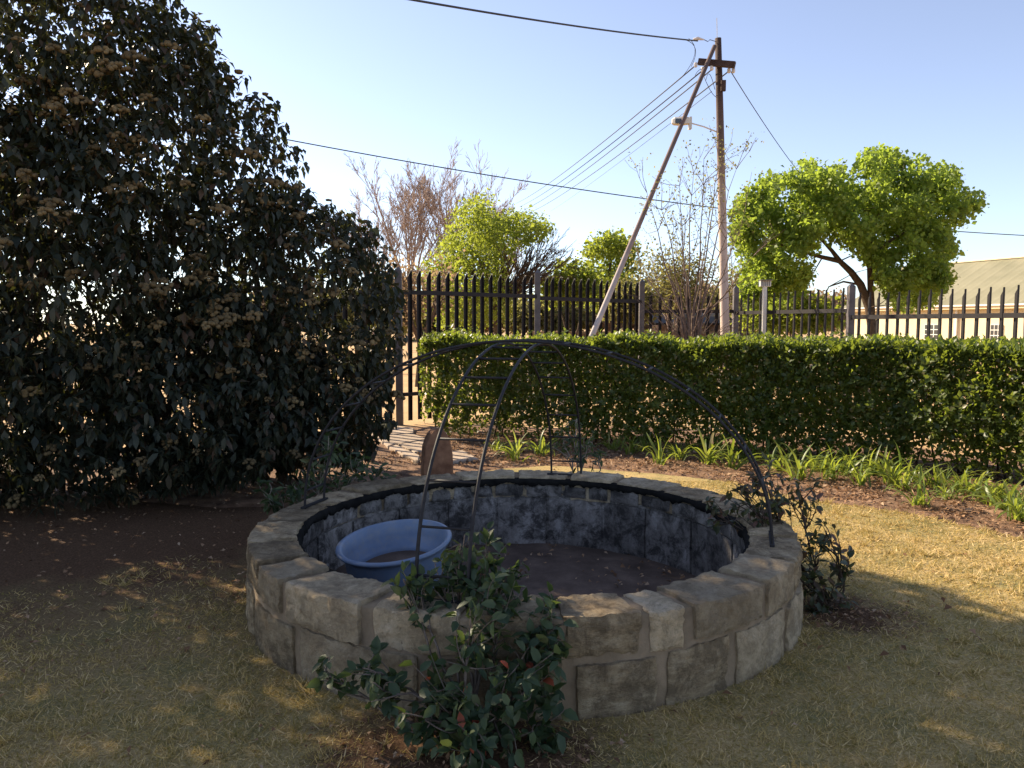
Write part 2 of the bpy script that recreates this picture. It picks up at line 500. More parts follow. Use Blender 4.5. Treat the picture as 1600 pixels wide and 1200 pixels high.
# ------------------------------------------------------------------ stone pit
pit = empty('stone_pit', (PC.x, PC.y, 0))
tag(pit, 'round low pit wall of tan sandstone blocks with wide mortar joints on the lawn', 'stone pit')
def arc_block(name, th0, th1, r0, r1, z0, z1, mat, rough=0.012, seed=0, nth=10, nr=4, nz=5, bulge=0.012, edge_r=0.004, parent=pit):
    """one masonry block: a curved box with rounded, uneven faces"""
    bm = bmesh.new()
    grid = {}
    def pos(i, j, k):
        a, b, c = i / nth, j / nr, k / nz
        th = th0 + (th1 - th0) * a
        r = r0 + (r1 - r0) * b
        z = z0 + (z1 - z0) * c
        rm = (r0 + r1) / 2
        # round the edges
        onf = [(a in (0, 1)), (b in (0, 1)), (c in (0, 1))]
        if sum(onf) >= 2:
            k_ = edge_r * (0.7 if sum(onf) == 2 else 1.0)
            if onf[0]: th += (k_ / rm) * (1 if a == 0 else -1)
            if onf[1]: r += k_ * (1 if b == 0 else -1)
            if onf[2]: z += k_ * (1 if c == 0 else -1)
        if b == 1: r += bulge * (1 - (2 * a - 1) ** 4) * (1 - (2 * c - 1) ** 4)
        p = Vector((PC.x + r * math.cos(th), PC.y + r * math.sin(th), z))
        q = p * 7 + Vector((seed * 3.7, seed * 1.3, seed * 2.1))
        d = Vector((mnoise.noise(q), mnoise.noise(q + Vector((31, 0, 0))), mnoise.noise(q + Vector((0, 47, 0)))))
        q2 = p * 22 + Vector((seed * 1.7, 5, 9))
        d2 = Vector((mnoise.noise(q2), mnoise.noise(q2 + Vector((31, 0, 0))), mnoise.noise(q2 + Vector((0, 47, 0)))))
        q3 = p * 58 + Vector((seed, 15, 2))
        d3 = Vector((mnoise.noise(q3), mnoise.noise(q3 + Vector((31, 0, 0))), mnoise.noise(q3 + Vector((0, 47, 0)))))
        chip = 0.0
        if sum(onf) >= 2:
            chip = max(0.0, mnoise.noise(p * 15 + Vector((seed * 5, 0, 3)))) * rough * 0.8
        inw = (Vector((PC.x + rm * math.cos((th0 + th1) / 2), PC.y + rm * math.sin((th0 + th1) / 2), (z0 + z1) / 2)) - p)
        inw.normalize()
        p = p + d * rough * 0.45 + d2 * rough * 0.55 + d3 * rough * 0.40 + inw * chip
        return p
    def V(i, j, k):
        if (i, j, k) not in grid: grid[(i, j, k)] = bm.verts.new(pos(i, j, k))
        return grid[(i, j, k)]
    for i in range(nth):
        for j in range(nr):
            bm.faces.new((V(i, j, 0), V(i, j + 1, 0), V(i + 1, j + 1, 0), V(i + 1, j, 0)))
            bm.faces.new((V(i, j, nz), V(i + 1, j, nz), V(i + 1, j + 1, nz), V(i, j + 1, nz)))
        for k in range(nz):
            bm.faces.new((V(i, 0, k), V(i + 1, 0, k), V(i + 1, 0, k + 1), V(i, 0, k + 1)))
            bm.faces.new((V(i, nr, k), V(i, nr, k + 1), V(i + 1, nr, k + 1), V(i + 1, nr, k)))
    for j in range(nr):
        for k in range(nz):
            bm.faces.new((V(0, j, k), V(0, j, k + 1), V(0, j + 1, k + 1), V(0, j + 1, k)))
            bm.faces.new((V(nth, j, k), V(nth, j + 1, k), V(nth, j + 1, k + 1), V(nth, j, k + 1)))
    bmesh.ops.recalc_face_normals(bm, faces=bm.faces)
    me = bpy.data.meshes.new(name)
    bm.to_mesh(me); bm.free()
    me.polygons.foreach_set('use_smooth', [True] * len(me.polygons))
    me.set_sharp_from_angle(angle=R(24))
    return link(name, me, parent, mat)
rng = random.Random(5)
core = MB()
core.lathe([(RO - 0.006, -0.12), (RO - 0.008, ZR - 0.012), (RI + 0.03, ZR - 0.012), (RI + 0.03, -0.12)], 180, PC)
core.build('mortar', M['mortar'], pit, True)
# outer top course = coping; joints read off the photograph, the hidden ones estimated
top_j = [-146, -135, -115.5, -99, -85.7, -71.8, -64.5, -46, -31.5, -14, 4, 24, 40, 58, 74, 91, 110, 127, 146, 163, 181, 199]
for i, a in enumerate(top_j):
    b = top_j[i + 1] if i + 1 < len(top_j) else top_j[0] + 360
    g = rng.uniform(0.5, 1.15)
    pale = i in (5, 6, 7, 0, 1, 2, 12, 13, 14, 15)
    z0 = 0.272 + rng.uniform(-0.012, 0.008)
    arc_block('stone', R(a + g), R(b - g), RI - 0.002 + rng.uniform(-.006, .004), RO + rng.uniform(-0.004, 0.014), z0, ZR + rng.uniform(-0.006, 0.012),
              M['stone2'] if pale else M['stone'], 0.015, i + 1, max(8, int((b - a) * 1.7)), 10, 9, 0.004)
low_j = [-131, -106, -84, -69, -54.7, -37.3, -18, 5, 28, 52, 75, 98, 122, 145, 168, 190, 210]
for i, a in enumerate(low_j):
    b = low_j[i + 1] if i + 1 < len(low_j) else low_j[0] + 360
    g = rng.uniform(0.6, 1.3)
    arc_block('stone', R(a + g), R(b - g), RO - 0.16, RO + rng.uniform(0.0, 0.014), -0.05, 0.250 + rng.uniform(-0.012, 0.008),
              M['stone2'] if i in (0, 4, 5) else M['stone'], 0.016, i + 40, max(8, int((b - a) * 1.6)), 2, 11, 0.004)
# inside: a course of small blocks, then tall rendered blocks below
in_j = [-172, -150, -120, -90, -60, -30, -8, 13.4, 35.7, 48, 59.4, 67, 75.4, 88.4, 99, 106, 113.3, 121, 129.2, 139, 149.3, 168]
for i, a in enumerate(in_j):
    b = in_j[i + 1] if i + 1 < len(in_j) else in_j[0] + 360
    arc_block('block', R(a + 0.35), R(b - 0.35), RI - rng.uniform(0.014, 0.024), RI + 0.06, 0.275 + rng.uniform(-0.006, 0.006), 0.372 + rng.uniform(-0.008, 0.01),
              M['block'], 0.007, i + 80, 10, 1, 4, 0.0, 0.008)
inl_j = [-170, -140, -110, -80, -50, -22, 4.7, 27, 45.8, 61.6, 80.7, 98, 115, 133, 152, 171]
for i, a in enumerate(inl_j):
    b = inl_j[i + 1] if i + 1 < len(inl_j) else inl_j[0] + 360
    arc_block('block', R(a + 0.25), R(b - 0.25), RI - rng.uniform(0.010, 0.018), RI + 0.06, -0.11, 0.268 + rng.uniform(-0.004, 0.003),
              M['block'], 0.006, i + 120, 10, 1, 6, 0.0, 0.006)
bk = MB()
bk.lathe([(RI + 0.004, ZR - 0.03), (RI + 0.004, -0.12)], 120, PC)
bk.build('render_backing', M['block'], pit, True)
tb = MB()
prof = []
for k in range(481):
    th = R(-30 + 260 * k / 480)
    d = 0.022 * mnoise.noise(Vector((th * 7, 0, 0))) + 0.018 * mnoise.noise(Vector((th * 29, 4, 0))) + 0.008 * mnoise.noise(Vector((th * 90, 4, 0)))
    prof.append((th, min(0.400, 0.366 + d * 1.4)))
vs, fs = [], []
for th, zb in prof:
    wob = 0.006 * mnoise.noise(Vector((th * 23, 1, 0)))
    for r, z in ((RI - 0.012, zb), (RI - 0.028 + wob, zb + 0.004), (RI - 0.018 + wob, 0.410), (RI + 0.03, 0.412)):
        vs.append((PC.x + r * math.cos(th), PC.y + r * math.sin(th), z))
for k in range(480):
    for j in range(3):
        fs.append((k * 4 + j, (k + 1) * 4 + j, (k + 1) * 4 + j + 1, k * 4 + j + 1))
tb.add(vs, fs)
tb.build('sealant_band', M['tar'], pit, True)

# ------------------------------------------------------------------ crossed ladder arches over the pit
arch = empty('metal_arch', (PC.x, PC.y, 0))
tag(arch, 'dark steel dome of two crossed ladder arches spanning the stone pit', 'garden arch')
def ladder(dirv, a=1.36, zb=ZR, zt=1.44, w=0.112, nr=17, lift=0.0, start=0.0):
    d = Vector((dirv[0], dirv[1], 0)).normalized()
    s = Vector((-d.y, d.x, 0))
    def pt(t, side):
        z = zb + (zt + lift - zb) * math.sin(t) ** 0.96
        return PC + d * (-a * math.cos(t)) + s * side + Vector((0, 0, z))
    for side in (-w, w):
        mb = MB()
        pts = [pt(math.pi * k / 64, side) for k in range(65)]
        pts = [pts[0] - Vector((0, 0, 0.02))] + pts + [pts[-1] - Vector((0, 0, 0.02))]
        mb.tube(pts, 0.0078, 8)
        mb.build('rail', M['metal'], arch, True)
    for k in range(nr):
        t = math.pi * (k + 0.5) / nr
        if k == nr // 2: continue
        mb = MB()
        mb.tube([pt(t, -w), pt(t, w)], 0.0062, 6)
        mb.build('rung', M['metal'], arch, True)
    for t in (0, math.pi):
        mb = MB()
        mb.box(pt(t, 0) + Vector((0, 0, 0.003)), (0.012, w + 0.03, 0.006), Matrix.Rotation(math.atan2(d.y, d.x), 3, 'Z'))
        mb.build('foot_plate', M['metal'], arch)
ladder((0.34, 1.3))
ladder((1.36, -0.42), lift=0.016)

# ------------------------------------------------------------------ blue tub
tubp = Vector((-0.60, 4.10, 0))
tub = empty('blue_tub', tubp)
tag(tub, 'round blue plastic tub tipped slightly forward on the pit floor', 'tub')
def blue():
    m, nt, b = new_mat('blue_plastic')
    c = ramp(nt, noise(nt, 6, 6, 0.6), [(0.3, (0.105, 0.155, 0.245)), (0.7, (0.155, 0.215, 0.32))])
    d = mixc(nt, ramp(nt, noise(nt, 22, 8, 0.7), [(0.45, (0, 0, 0)), (0.7, (0.55,) * 3)]), c, (0.24, 0.23, 0.22))
    nt.links.new(d, b.inputs['Base Color'])
    b.inputs['Roughness'].default_value = 0.45
    return m
M['blue'] = blue()
Mt = Matrix.Rotation(R(6.5), 3, 'X') @ Matrix.Rotation(R(-5), 3, 'Y')
tmb = MB()
H_ = 0.40
tmb.lathe([(0.0, 0.0), (0.20, 0.0), (0.235, 0.012), (0.255, 0.10), (0.272, H_ - 0.05), (0.278, H_ - 0.02), (0.305, H_ - 0.016), (0.312, H_ - 0.006), (0.308, H_ + 0.004),
           (0.290, H_ + 0.006), (0.278, H_ - 0.004), (0.266, H_ - 0.07), (0.244, H_ - 0.122), (0.226, H_ - 0.126), (0.218, H_ - 0.14), (0.21, 0.05), (0.0, 0.05)], 64, tubp + Vector((0, 0, -0.01)), Mt)
tb_o = tmb.build('tub_body', M['blue'], tub, True)
smb = MB()
vsn = [(0.0, 0.012), (0.08, 0.016), (0.15, 0.008), (0.217, 0.0)]
smb.lathe([(r, H_ - 0.150 + z) for r, z in vsn], 40, tubp + Vector((0, 0, -0.01)), Mt)
smb.build('soil_fill', M['pitsoil'], tub, True)

# ------------------------------------------------------------------ upright rounded stone behind the pit
st = MB()
c0 = ground(681, 757)
wst, hst, tst = 0.150, 0.54, 0.13
prof = [(-wst, -0.03), (-wst * 1.03, 0.15), (-wst, 0.20)] + [(-wst * math.cos(t), 0.22 + (hst - 0.22) * math.sin(t)) for t in [R(10 + 16 * k) for k in range(11)]] + [(wst, 0.20), (wst * 1.03, 0.15), (wst, -0.03)]
Mz = Matrix.Rotation(R(20), 3, 'Z')
n = len(prof)
vs = []
for lay, (yy, sc) in enumerate(((-tst / 2, 0.93), (-tst / 2 + 0.02, 1.0), (tst / 2 - 0.02, 1.0), (tst / 2, 0.93))):
    for x, z in prof:
        p = Mz @ Vector((x * sc, yy, z * (1 if sc == 1 else 0.97)))
        q = p * 9
        p += Vector((mnoise.noise(q), mnoise.noise(q + Vector((9, 0, 0))), mnoise.noise(q + Vector((0, 9, 0))))) * 0.008
        vs.append(p + c0 + Vector((0.0, 0.12, 0)))
fs = []
for l in range(3):
    for k in range(n - 1):
        fs.append((l * n + k, l * n + k + 1, (l + 1) * n + k + 1, (l + 1) * n + k))
fs.append(tuple(range(n)))
fs.append(tuple(3 * n + k for k in range(n - 1, -1, -1)))
st.add(vs, fs)
tag(st.build('standing_stone', M['millstone'], None), 'upright brown stone with rounded top at the end of the flagstone path', 'stone')

# ------------------------------------------------------------------ flagstone path
path = empty('path', ground(650, 690))
tag(path, kind='structure')
def slab(px, z=0.10, th=0.085, mat=M['slab']):
    pts = [ground(x, y, z) for x, y in px]
    c = sum(pts, Vector()) / len(pts)
    # refine and roughen the outline
    out = []
    for i in range(len(pts)):
        a, b = pts[i], pts[(i + 1) % len(pts)]
        for f in (0, 0.33, 0.66):
            p = a.lerp(b, f)
            q = p * 6
            p = p + Vector((mnoise.noise(q), mnoise.noise(q + Vector((7, 3, 0))), 0)) * 0.02
            out.append(p)
    n = len(out)
    vs = [p + (c - p) * 0.04 + Vector((0, 0, 0.004 * mnoise.noise(p * 5))) for p in out] + [p - Vector((0, 0, 0.012)) for p in out] + [p - Vector((0, 0, th)) for p in out]
    fs = [tuple(range(n))]
    for l in range(2):
        for k in range(n):
            k2 = (k + 1) % n
            fs.append((l * n + k, (l + 1) * n + k, (l + 1) * n + k2, l * n + k2))
    mb = MB(); mb.add(vs, fs)
    me = mb.mesh('slab')
    bm = bmesh.new(); bm.from_mesh(me); bmesh.ops.recalc_face_normals(bm, faces=bm.faces); bm.to_mesh(me); bm.free()
    o = link('slab', me, path, mat)
    return o
slab([(578, 667), (604, 663), (648, 669), (646, 676), (592, 679)], 0.06, 0.055)
slab([(601, 680), (641, 677), (672, 685), (627, 692), (602, 690)], 0.065, 0.06)
slab([(576, 675), (588, 675), (617, 693), (606, 697)], 0.06, 0.055)
slab([(607, 698), (618, 694), (655, 711), (655, 720), (634, 712)], 0.06, 0.055)
slab([(621, 693), (664, 688), (669, 702), (648, 706)], 0.055, 0.05)
slab([(703, 705), (723, 703), (748, 717), (706, 721)], 0.05, 0.045)
slab([(560, 664), (577, 662), (575, 670), (556, 671)], 0.05, 0.045)

# ------------------------------------------------------------------ palisade fence
fence = empty('palisade_fence', (0, 0, 0))
tag(fence, 'dark steel palisade fence with pointed pales and grey posts running behind the hedge', 'fence')
P = [Vector((-3.89, 9.63, 0)), Vector((-1.72, 11.7, 0)), Vector((0.45, 13.62, 0)), Vector((2.63, 15.65, 0)), Vector((4.52, 15.6, 0)), Vector((5.62, 12.8, 0)), Vector((6.72, 10.0, 0))]
ptop = [2.41, 2.41, 2.5, 2.45, 2.32, 2.22, 2.15]
pan = [(2.38, 2.01, 15), (2.38, 2.03, 15), (2.39, 2.0, 15), (2.17, 1.80, 9), (2.14, 1.77, 15), (2.05, 1.66, 15)]
for p, t in zip(P, ptop):
    mb = MB()
    h = 0.05
    mb.box(p + Vector((0, 0, t / 2 - 0.06)), (h, h, t / 2 - 0.0))
    tp = t - 0.06 + 0.0
    mb.add([p + Vector((-h - .004, -h - .004, tp)), p + Vector((h + .004, -h - .004, tp)), p + Vector((h + .004, h + .004, tp)), p + Vector((-h - .004, h + .004, tp)), p + Vector((0, 0, tp + 0.07))],
           [(0, 1, 4), (1, 2, 4), (2, 3, 4), (3, 0, 4), (3, 2, 1, 0)])
    mb.build('post', M['post'], fence)
pale_cache = {}
def pale_mesh(top):
    if top in pale_cache: return pale_cache[top]
    # L-section angle iron, flange a along the fence, flange b towards the yard, slanted top
    w, d, t = 0.059, 0.036, 0.005
    sec = [(-w / 2, 0), (w / 2, 0), (w / 2, -d), (w / 2 - t, -d), (w / 2 - t, -t), (-w / 2, -t)]
    mb = MB()
    vs = [(x, y, 0.06) for x, y in sec] + [(x, y, top - (w / 2 - x) * 1.9) for x, y in sec]
    n = len(sec)
    fs = [(k, (k + 1) % n, n + (k + 1) % n, n + k) for k in range(n)] + [tuple(range(n - 1, -1, -1)), tuple(range(n, 2 * n))]
    mb.add(vs, fs)
    me = mb.mesh('pale')
    me.materials.append(M['fence'])
    pale_cache[top] = me
    return me
for i in range(6):
    a, b = P[i], P[i + 1]
    top, rail, npl = pan[i]
    d = (b - a).normalized()
    yaw = math.atan2(d.y, d.x)
    nrm = Vector((d.y, -d.x, 0))
    L = (b - a).length
    for z, hh in ((rail, 0.034), (0.47, 0.028)):
        mb = MB()
        mb.box((a + b) / 2 + nrm * 0.022 + Vector((0, 0, z)), (L / 2 - 0.052, 0.018, hh), Matrix.Rotation(yaw, 3, 'Z'))
        mb.build('rail', M['fence'], fence)
    for k in range(npl):
        p = a.lerp(b, (k + 1) / (npl + 1))
        o = bpy.data.objects.new('pale', pale_mesh(top))
        COL.objects.link(o)
        o.parent = fence
        o.location = p + Vector((0, 0, rng.uniform(-0.012, 0.012)))
        o.rotation_euler = (rng.uniform(-.006, .006), rng.uniform(-.006, .006), yaw)

# ------------------------------------------------------------------ foliage tools
NP = np.random.default_rng(11)
def rand_dirs(n, g=NP):
    return unit(g.normal(size=(n, 3)))

def grow(g, p, d, L, r, lev, polys, tips, nchild=(3, 4), spread=0.6, up=0.15, shrink=0.68, wig=0.12, rshrink=0.6, seg=4, along=0.35):
    pts, rad = [p.copy()], [r]
    q, dd = p.copy(), d.copy()
    for k in range(seg):
        dd = (dd + Vector(g.normal(size=3)) * wig + Vector((0, 0, up * 0.3))).normalized()
        q = q + dd * (L / seg)
        pts.append(q.copy())
        rad.append(r * (1 - (1 - rshrink) * (k + 1) / seg))
    polys.append((pts, rad, lev))
    if lev == 0:
        tips.append((q.copy(), dd.copy()))
        return
    nc = int(g.integers(nchild[0], nchild[1] + 1))
    for c in range(nc):
        f = 1.0 if c == 0 else g.uniform(along, 1.0)
        ii = min(seg - 1, int(f * seg))
        fr = f * seg - ii
        bp = pts[ii].lerp(pts[ii + 1], min(1, fr)) if f < 1 else pts[-1]
        axis = Vector(g.normal(size=3)); axis = (axis - dd * axis.dot(dd)).normalized()
        ang_ = spread * g.uniform(0.5, 1.3) * (0.45 if c == 0 else 1)
        nd_ = (dd * math.cos(ang_) + axis * math.sin(ang_) + Vector((0, 0, up))).normalized()
        grow(g, bp, nd_, L * shrink * g.uniform(0.75, 1.15), r * rshrink * (0.95 if c == 0 else 0.75), lev - 1, polys, tips, nchild, spread, up, shrink, wig, rshrink, max(2, seg - 1), along)
def wood(polys, name, mat, parent, minr=0.004, sides=(4, 5, 6, 7)):
    mb = MB()
    for pts, rad, lev in polys:
        mb.tube(pts, [max(minr, x) for x in rad], sides[min(lev, len(sides) - 1)], cap=False)
    return mb.build(name, mat, parent, True)
def tip_leaves(g, tips, n, sd, L, name, mat, parent, wr=0.4, shape=LEAF4, keep=None, down=0.0, zs=1.0):
    T = np.array([t[0] for t in tips])
    idx = g.integers(0, len(T), n)
    Pp = T[idx] + g.normal(size=(n, 3)) * np.array([sd, sd, sd * zs])
    if keep is not None:
        Pp = Pp[keep(Pp)]
    m = len(Pp)
    A = rand_dirs(m, g); A[:, 2] -= down
    Nn = rand_dirs(m, g); Nn[:, 2] += 0.6
    Ls = L * g.uniform(0.6, 1.3, m)
    me = leaf_mesh(name, Pp, A, Nn, Ls, Ls * wr, g.uniform(0, 0.999, m), shape)
    o = link(name, me, parent, mat)
    o['kind'] = 'stuff'
    return o

# ------------------------------------------------------------------ the big dark bush on the left
bush = empty('flowering_bush', (-3.6, 7.2, 0))
tag(bush, 'huge dark evergreen bush with drooping leaves and tan flower buds on the left', 'bush')
g = np.random.default_rng(3)
ELL = [(-5.3, 6.9, 3.3, 2.4, 1.6, 3.6), (-3.3, 7.2, 2.15, 1.45, 1.35, 2.2), (-2.15, 7.5, 1.55, 1.12, 1.1, 1.42), (-4.3, 6.3, 1.7, 1.6, 1.1, 1.9), (-3.75, 7.2, 3.4, 1.2, 1.1, 1.55), (-2.7, 6.9, 0.95, 1.05, 0.9, 0.95), (-7.2, 5.4, 2.6, 2.2, 1.5, 3.2), (-9.2, 7.0, 2.8, 2.0, 1.8, 3.2), (-5.9, 6.1, 3.2, 1.2, 1.0, 2.3), (-3.6, 6.5, 0.7, 1.9, 0.9, 0.75), (-1.95, 7.3, 0.75, 0.85, 0.8, 0.7), (-5.2, 6.6, 1.0, 1.3, 0.9, 1.1)]  # far-left lobes, out of view, are added to keep sun off the lawn
shoots = []
while len(shoots) < 15500:
    e = ELL[int(g.choice(len(ELL), p=[0.17, 0.11, 0.095, 0.085, 0.08, 0.045, 0.17, 0.05, 0.07, 0.05, 0.035, 0.04]))]
    d = Vector(g.normal(size=3)).normalized()
    rr = g.uniform(0.60, 1.0) ** 0.5 * (1 + 0.10 * mnoise.noise(Vector((d.x * 3, d.y * 3, d.z * 3 + e[0]))))
    p = Vector((e[0] + d.x * e[3] * rr, e[1] + d.y * e[4] * rr, e[2] + d.z * e[5] * rr))
    if p.z < 0.12: continue
    # gaps
    if mnoise.noise(p * 1.7) < -0.32 and g.uniform() < 0.4: continue
    dd = Vector((d.x / e[3], d.y / e[4], d.z / e[5])).normalized()
    shoots.append((p, dd))
PL, AL, NL, LL = [], [], [], []
heads = []
for p, d in shoots:
    ax = (d + Vector((0, 0, 0.7))).normalized()
    nl = int(g.integers(6, 10))
    s0 = ax.orthogonal().normalized(); s1 = ax.cross(s0)
    ph = g.uniform(0, 6.28)
    for k in range(nl):
        w = ph + k * 2.4
        out = s0 * math.cos(w) + s1 * math.sin(w)
        a = (out * g.uniform(0.6, 1.0) + Vector((0, 0, -g.uniform(-0.2, 1.3)))).normalized()
        PL.append(p - ax * 0.05 * (k / nl) * 2 + out * 0.01)
        AL.append(a)
        NL.append((out + Vector((0, 0, 0.9))) + Vector(g.normal(size=3)) * 0.25)
        LL.append(g.uniform(0.055, 0.125))
    if g.uniform() < (0.21 if mnoise.noise(p * 1.3 + Vector((5, 0, 0))) > 0.08 else 0.04) * min(1.0, 0.25 + p.z / 2.2): heads.append((p + ax * 0.035, ax))
PL, AL, NL, LL = map(np.array, (PL, AL, NL, LL))
# the 300 nearest leaves are parts of their own
cd = np.linalg.norm(PL - np.array([0, 0, 1.55]), axis=1)
inview = (np.abs(PL[:, 0] / PL[:, 1]) < 0.64)
order = np.argsort(np.where(inview, cd, 99))
near, rest = order[:300], order[300:]
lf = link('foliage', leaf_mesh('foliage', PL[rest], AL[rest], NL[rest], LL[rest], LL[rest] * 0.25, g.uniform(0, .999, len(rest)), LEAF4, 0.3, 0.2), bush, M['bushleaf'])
lf['kind'] = 'stuff'
def single_leaf_mesh(name, wr, mat, shape=LEAF6, fold=0.3, curl=0.25):
    me = leaf_mesh(name, np.zeros((1, 3)), np.array([[0, 1., 0]]), np.array([[0, 0, 1.]]), np.ones(1), np.ones(1) * wr, np.zeros(1), shape, fold, curl)
    me.materials.append(mat)
    return me
def put_leaf(name, me, p, a, nrm, L, parent):
    a = Vector(a).normalized(); nn = Vector(nrm)
    nn = (nn - a * nn.dot(a))
    nn = nn.normalized() if nn.length > 1e-5 else a.orthogonal().normalized()
    x = a.cross(nn)
    Mx = Matrix(((x.x, a.x, nn.x, 0), (x.y, a.y, nn.y, 0), (x.z, a.z, nn.z, 0), (0, 0, 0, 1))) @ Matrix.Scale(L, 4)
    Mx.translation = Vector(p)
    o = bpy.data.objects.new(name, me)
    COL.objects.link(o)
    o.parent = parent
    o.matrix_parent_inverse = Matrix.Translation(-Vector(parent.location))
    o.matrix_basis = Mx
    return o
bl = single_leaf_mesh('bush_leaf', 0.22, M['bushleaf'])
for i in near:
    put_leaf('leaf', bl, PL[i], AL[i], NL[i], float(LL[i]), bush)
# bud clusters: lumpy flat-topped heads
def head_mesh(seed):
    gg = np.random.default_rng(seed)
    mb = MB()
    for k in range(16):
        a, r_ = gg.uniform(0, 6.28), 0.06 * math.sqrt(gg.uniform())
        c = Vector((r_ * math.cos(a), r_ * math.sin(a), 0.03 - r_ * r_ * 9 + gg.uniform(-.004, .004)))
        s = gg.uniform(0.014, 0.022)
        mb.lathe([(0.0, s * 0.8), (s * 0.75, s * 0.55), (s, 0), (s * 0.6, -s * 0.6), (0.0, -s * 0.7)], 6, c)
    mb.tube([(0, 0, -0.06), (0, 0, 0.0)], 0.005, 4)
    me = mb.mesh('flower_head', True)
    me.materials.append(M['bud'])
    return me
hm = [head_mesh(k) for k in range(4)]
hd = np.array([(h[0] - Vector((0, 0, 1.55))).length for h in heads])
hv = np.array([abs(h[0].x / h[0].y) < 0.68 for h in heads])
ho = np.argsort(np.where(hv, hd, 99))
for j in ho[:300]:
    p, ax = heads[j]
    o = put_leaf('flower_head', hm[int(j) % 4], p, (ax + Vector((0, 0, 1))).normalized().orthogonal(), (ax + Vector((0, 0, 1.2))), float(g.uniform(0.5, 1.35)), bush)
mbh = MB()
for j in ho[300:]:
    p, ax = heads[j]
    s = g.uniform(0.025, 0.045)
    mbh.lathe([(0, s * .5), (s, s * .25), (s * .8, -s * .3), (0, -s * .4)], 6, p)
o = mbh.build('flower_heads', M['bud'], bush, True); o['kind'] = 'stuff'
polys, tips = [], []
for bx, by in ((-5.6, 6.9), (-5.0, 7.1), (-4.2, 6.9), (-3.6, 7.3), (-3.2, 7.1), (-2.5, 7.5), (-2.2, 7.2)):
    for k in range(3):
        tgt = Vector((bx + g.uniform(-.7, .7), by + g.uniform(-.5, .5), 1.6 + (-bx - 2) * 0.5))
        grow(g, Vector((bx + g.uniform(-.15, .15), by + g.uniform(-.15, .15), -0.02)), (tgt - Vector((bx, by, 0))).normalized(), tgt.z * 0.55, 0.03, 2, polys, tips, (3, 4), 0.5, 0.1, 0.62)
wood(polys, 'branches', M['darkstem'], bush)

# ------------------------------------------------------------------ clipped hedge
hedge = empty('hedge', (1.5, 9.8, 0))
tag(hedge, 'long clipped green hedge curving round behind the flower bed in front of the fence', 'hedge')
HP = [Vector((-1.12, 10.5, 0)), Vector((0.0, 10.25, 0)), Vector((0.95, 9.97, 0)), Vector((2.0, 9.55, 0)), Vector((3.1, 9.03, 0)), Vector((4.3, 8.25, 0)), Vector((5.15, 7.2, 0)), Vector((5.75, 6.0, 0))]
cum = [0]
for i in range(len(HP) - 1): cum.append(cum[-1] + (HP[i + 1] - HP[i]).length)
def hpath(s):
    for i in range(len(HP) - 1):
        if s <= cum[i + 1]:
            f = (s - cum[i]) / (cum[i + 1] - cum[i])
            d = (HP[i + 1] - HP[i]).normalized()
            return HP[i].lerp(HP[i + 1], f), d
    return HP[-1], (HP[-1] - HP[-2]).normalized()
g = np.random.default_rng(21)
PL, AL, NL, LL, VR = [], [], [], [], []
TOT = cum[-1]
NH = 105000
for k in range(NH):
    s = g.uniform(0, TOT)
    fr = s / TOT
    c, d = hpath(s)
    nrm = Vector((d.y, -d.x, 0))          # towards the camera
    top = 1.30 + 0.08 * mnoise.noise(Vector((s * 1.3, 0, 0))) + 0.05 * mnoise.noise(Vector((s * 4, 2, 0))) - 0.02 * fr
    hw = 0.44 + 0.05 * mnoise.noise(Vector((s * 1.1, 5, 0)))
    # cross-section: mostly near the skin
    u_ = g.uniform()
    if u_ < 0.30:                          # top
        w = g.uniform(-hw, hw); z = top - abs(g.normal(0, 0.05)); out = Vector((0, 0, 1))
        if g.uniform() < 0.12: z = top + g.uniform(0, 0.07)
    elif u_ < 0.66:                        # front
        z = g.uniform(0.10, top); w = hw - abs(g.normal(0, 0.07)); out = nrm
    elif u_ < 0.82:                        # back
        z = g.uniform(0.10, top); w = -hw + abs(g.normal(0, 0.07)); out = -nrm
    else:
        z = g.uniform(0.15, top); w = g.uniform(-hw, hw); out = nrm
    w *= min(1.0, 0.72 + 0.45 * z)         # leggy at the foot
    p = c + nrm * w + Vector((0, 0, z))
    # holes: thinner to the left and low down
    dens = 0.50 + 0.45 * min(1, fr * 1.7) + (0.35 if z > top - 0.16 else 0)
    if z < 0.42: dens *= (0.30 + z)
    nz = mnoise.noise(Vector((p.x * 3.2, p.y * 3.2, p.z * 3.2))) * 0.9
    if g.uniform() > dens + nz * 0.6: continue
    # bumps
    p += out * 0.06 * mnoise.noise(Vector((p.x * 5, p.y * 5, p.z * 5 + 9)))
    a = (out * 0.7 + Vector((0, 0, 0.55)) + Vector(g.normal(size=3)) * 0.55).normalized()
    PL.append(p); AL.append(a); NL.append(Vector(g.normal(size=3)) * 0.7 + out * 0.6 + Vector((0, 0, 0.6))); LL.append(g.uniform(0.042, 0.078)); VR.append(g.uniform(0, .999))
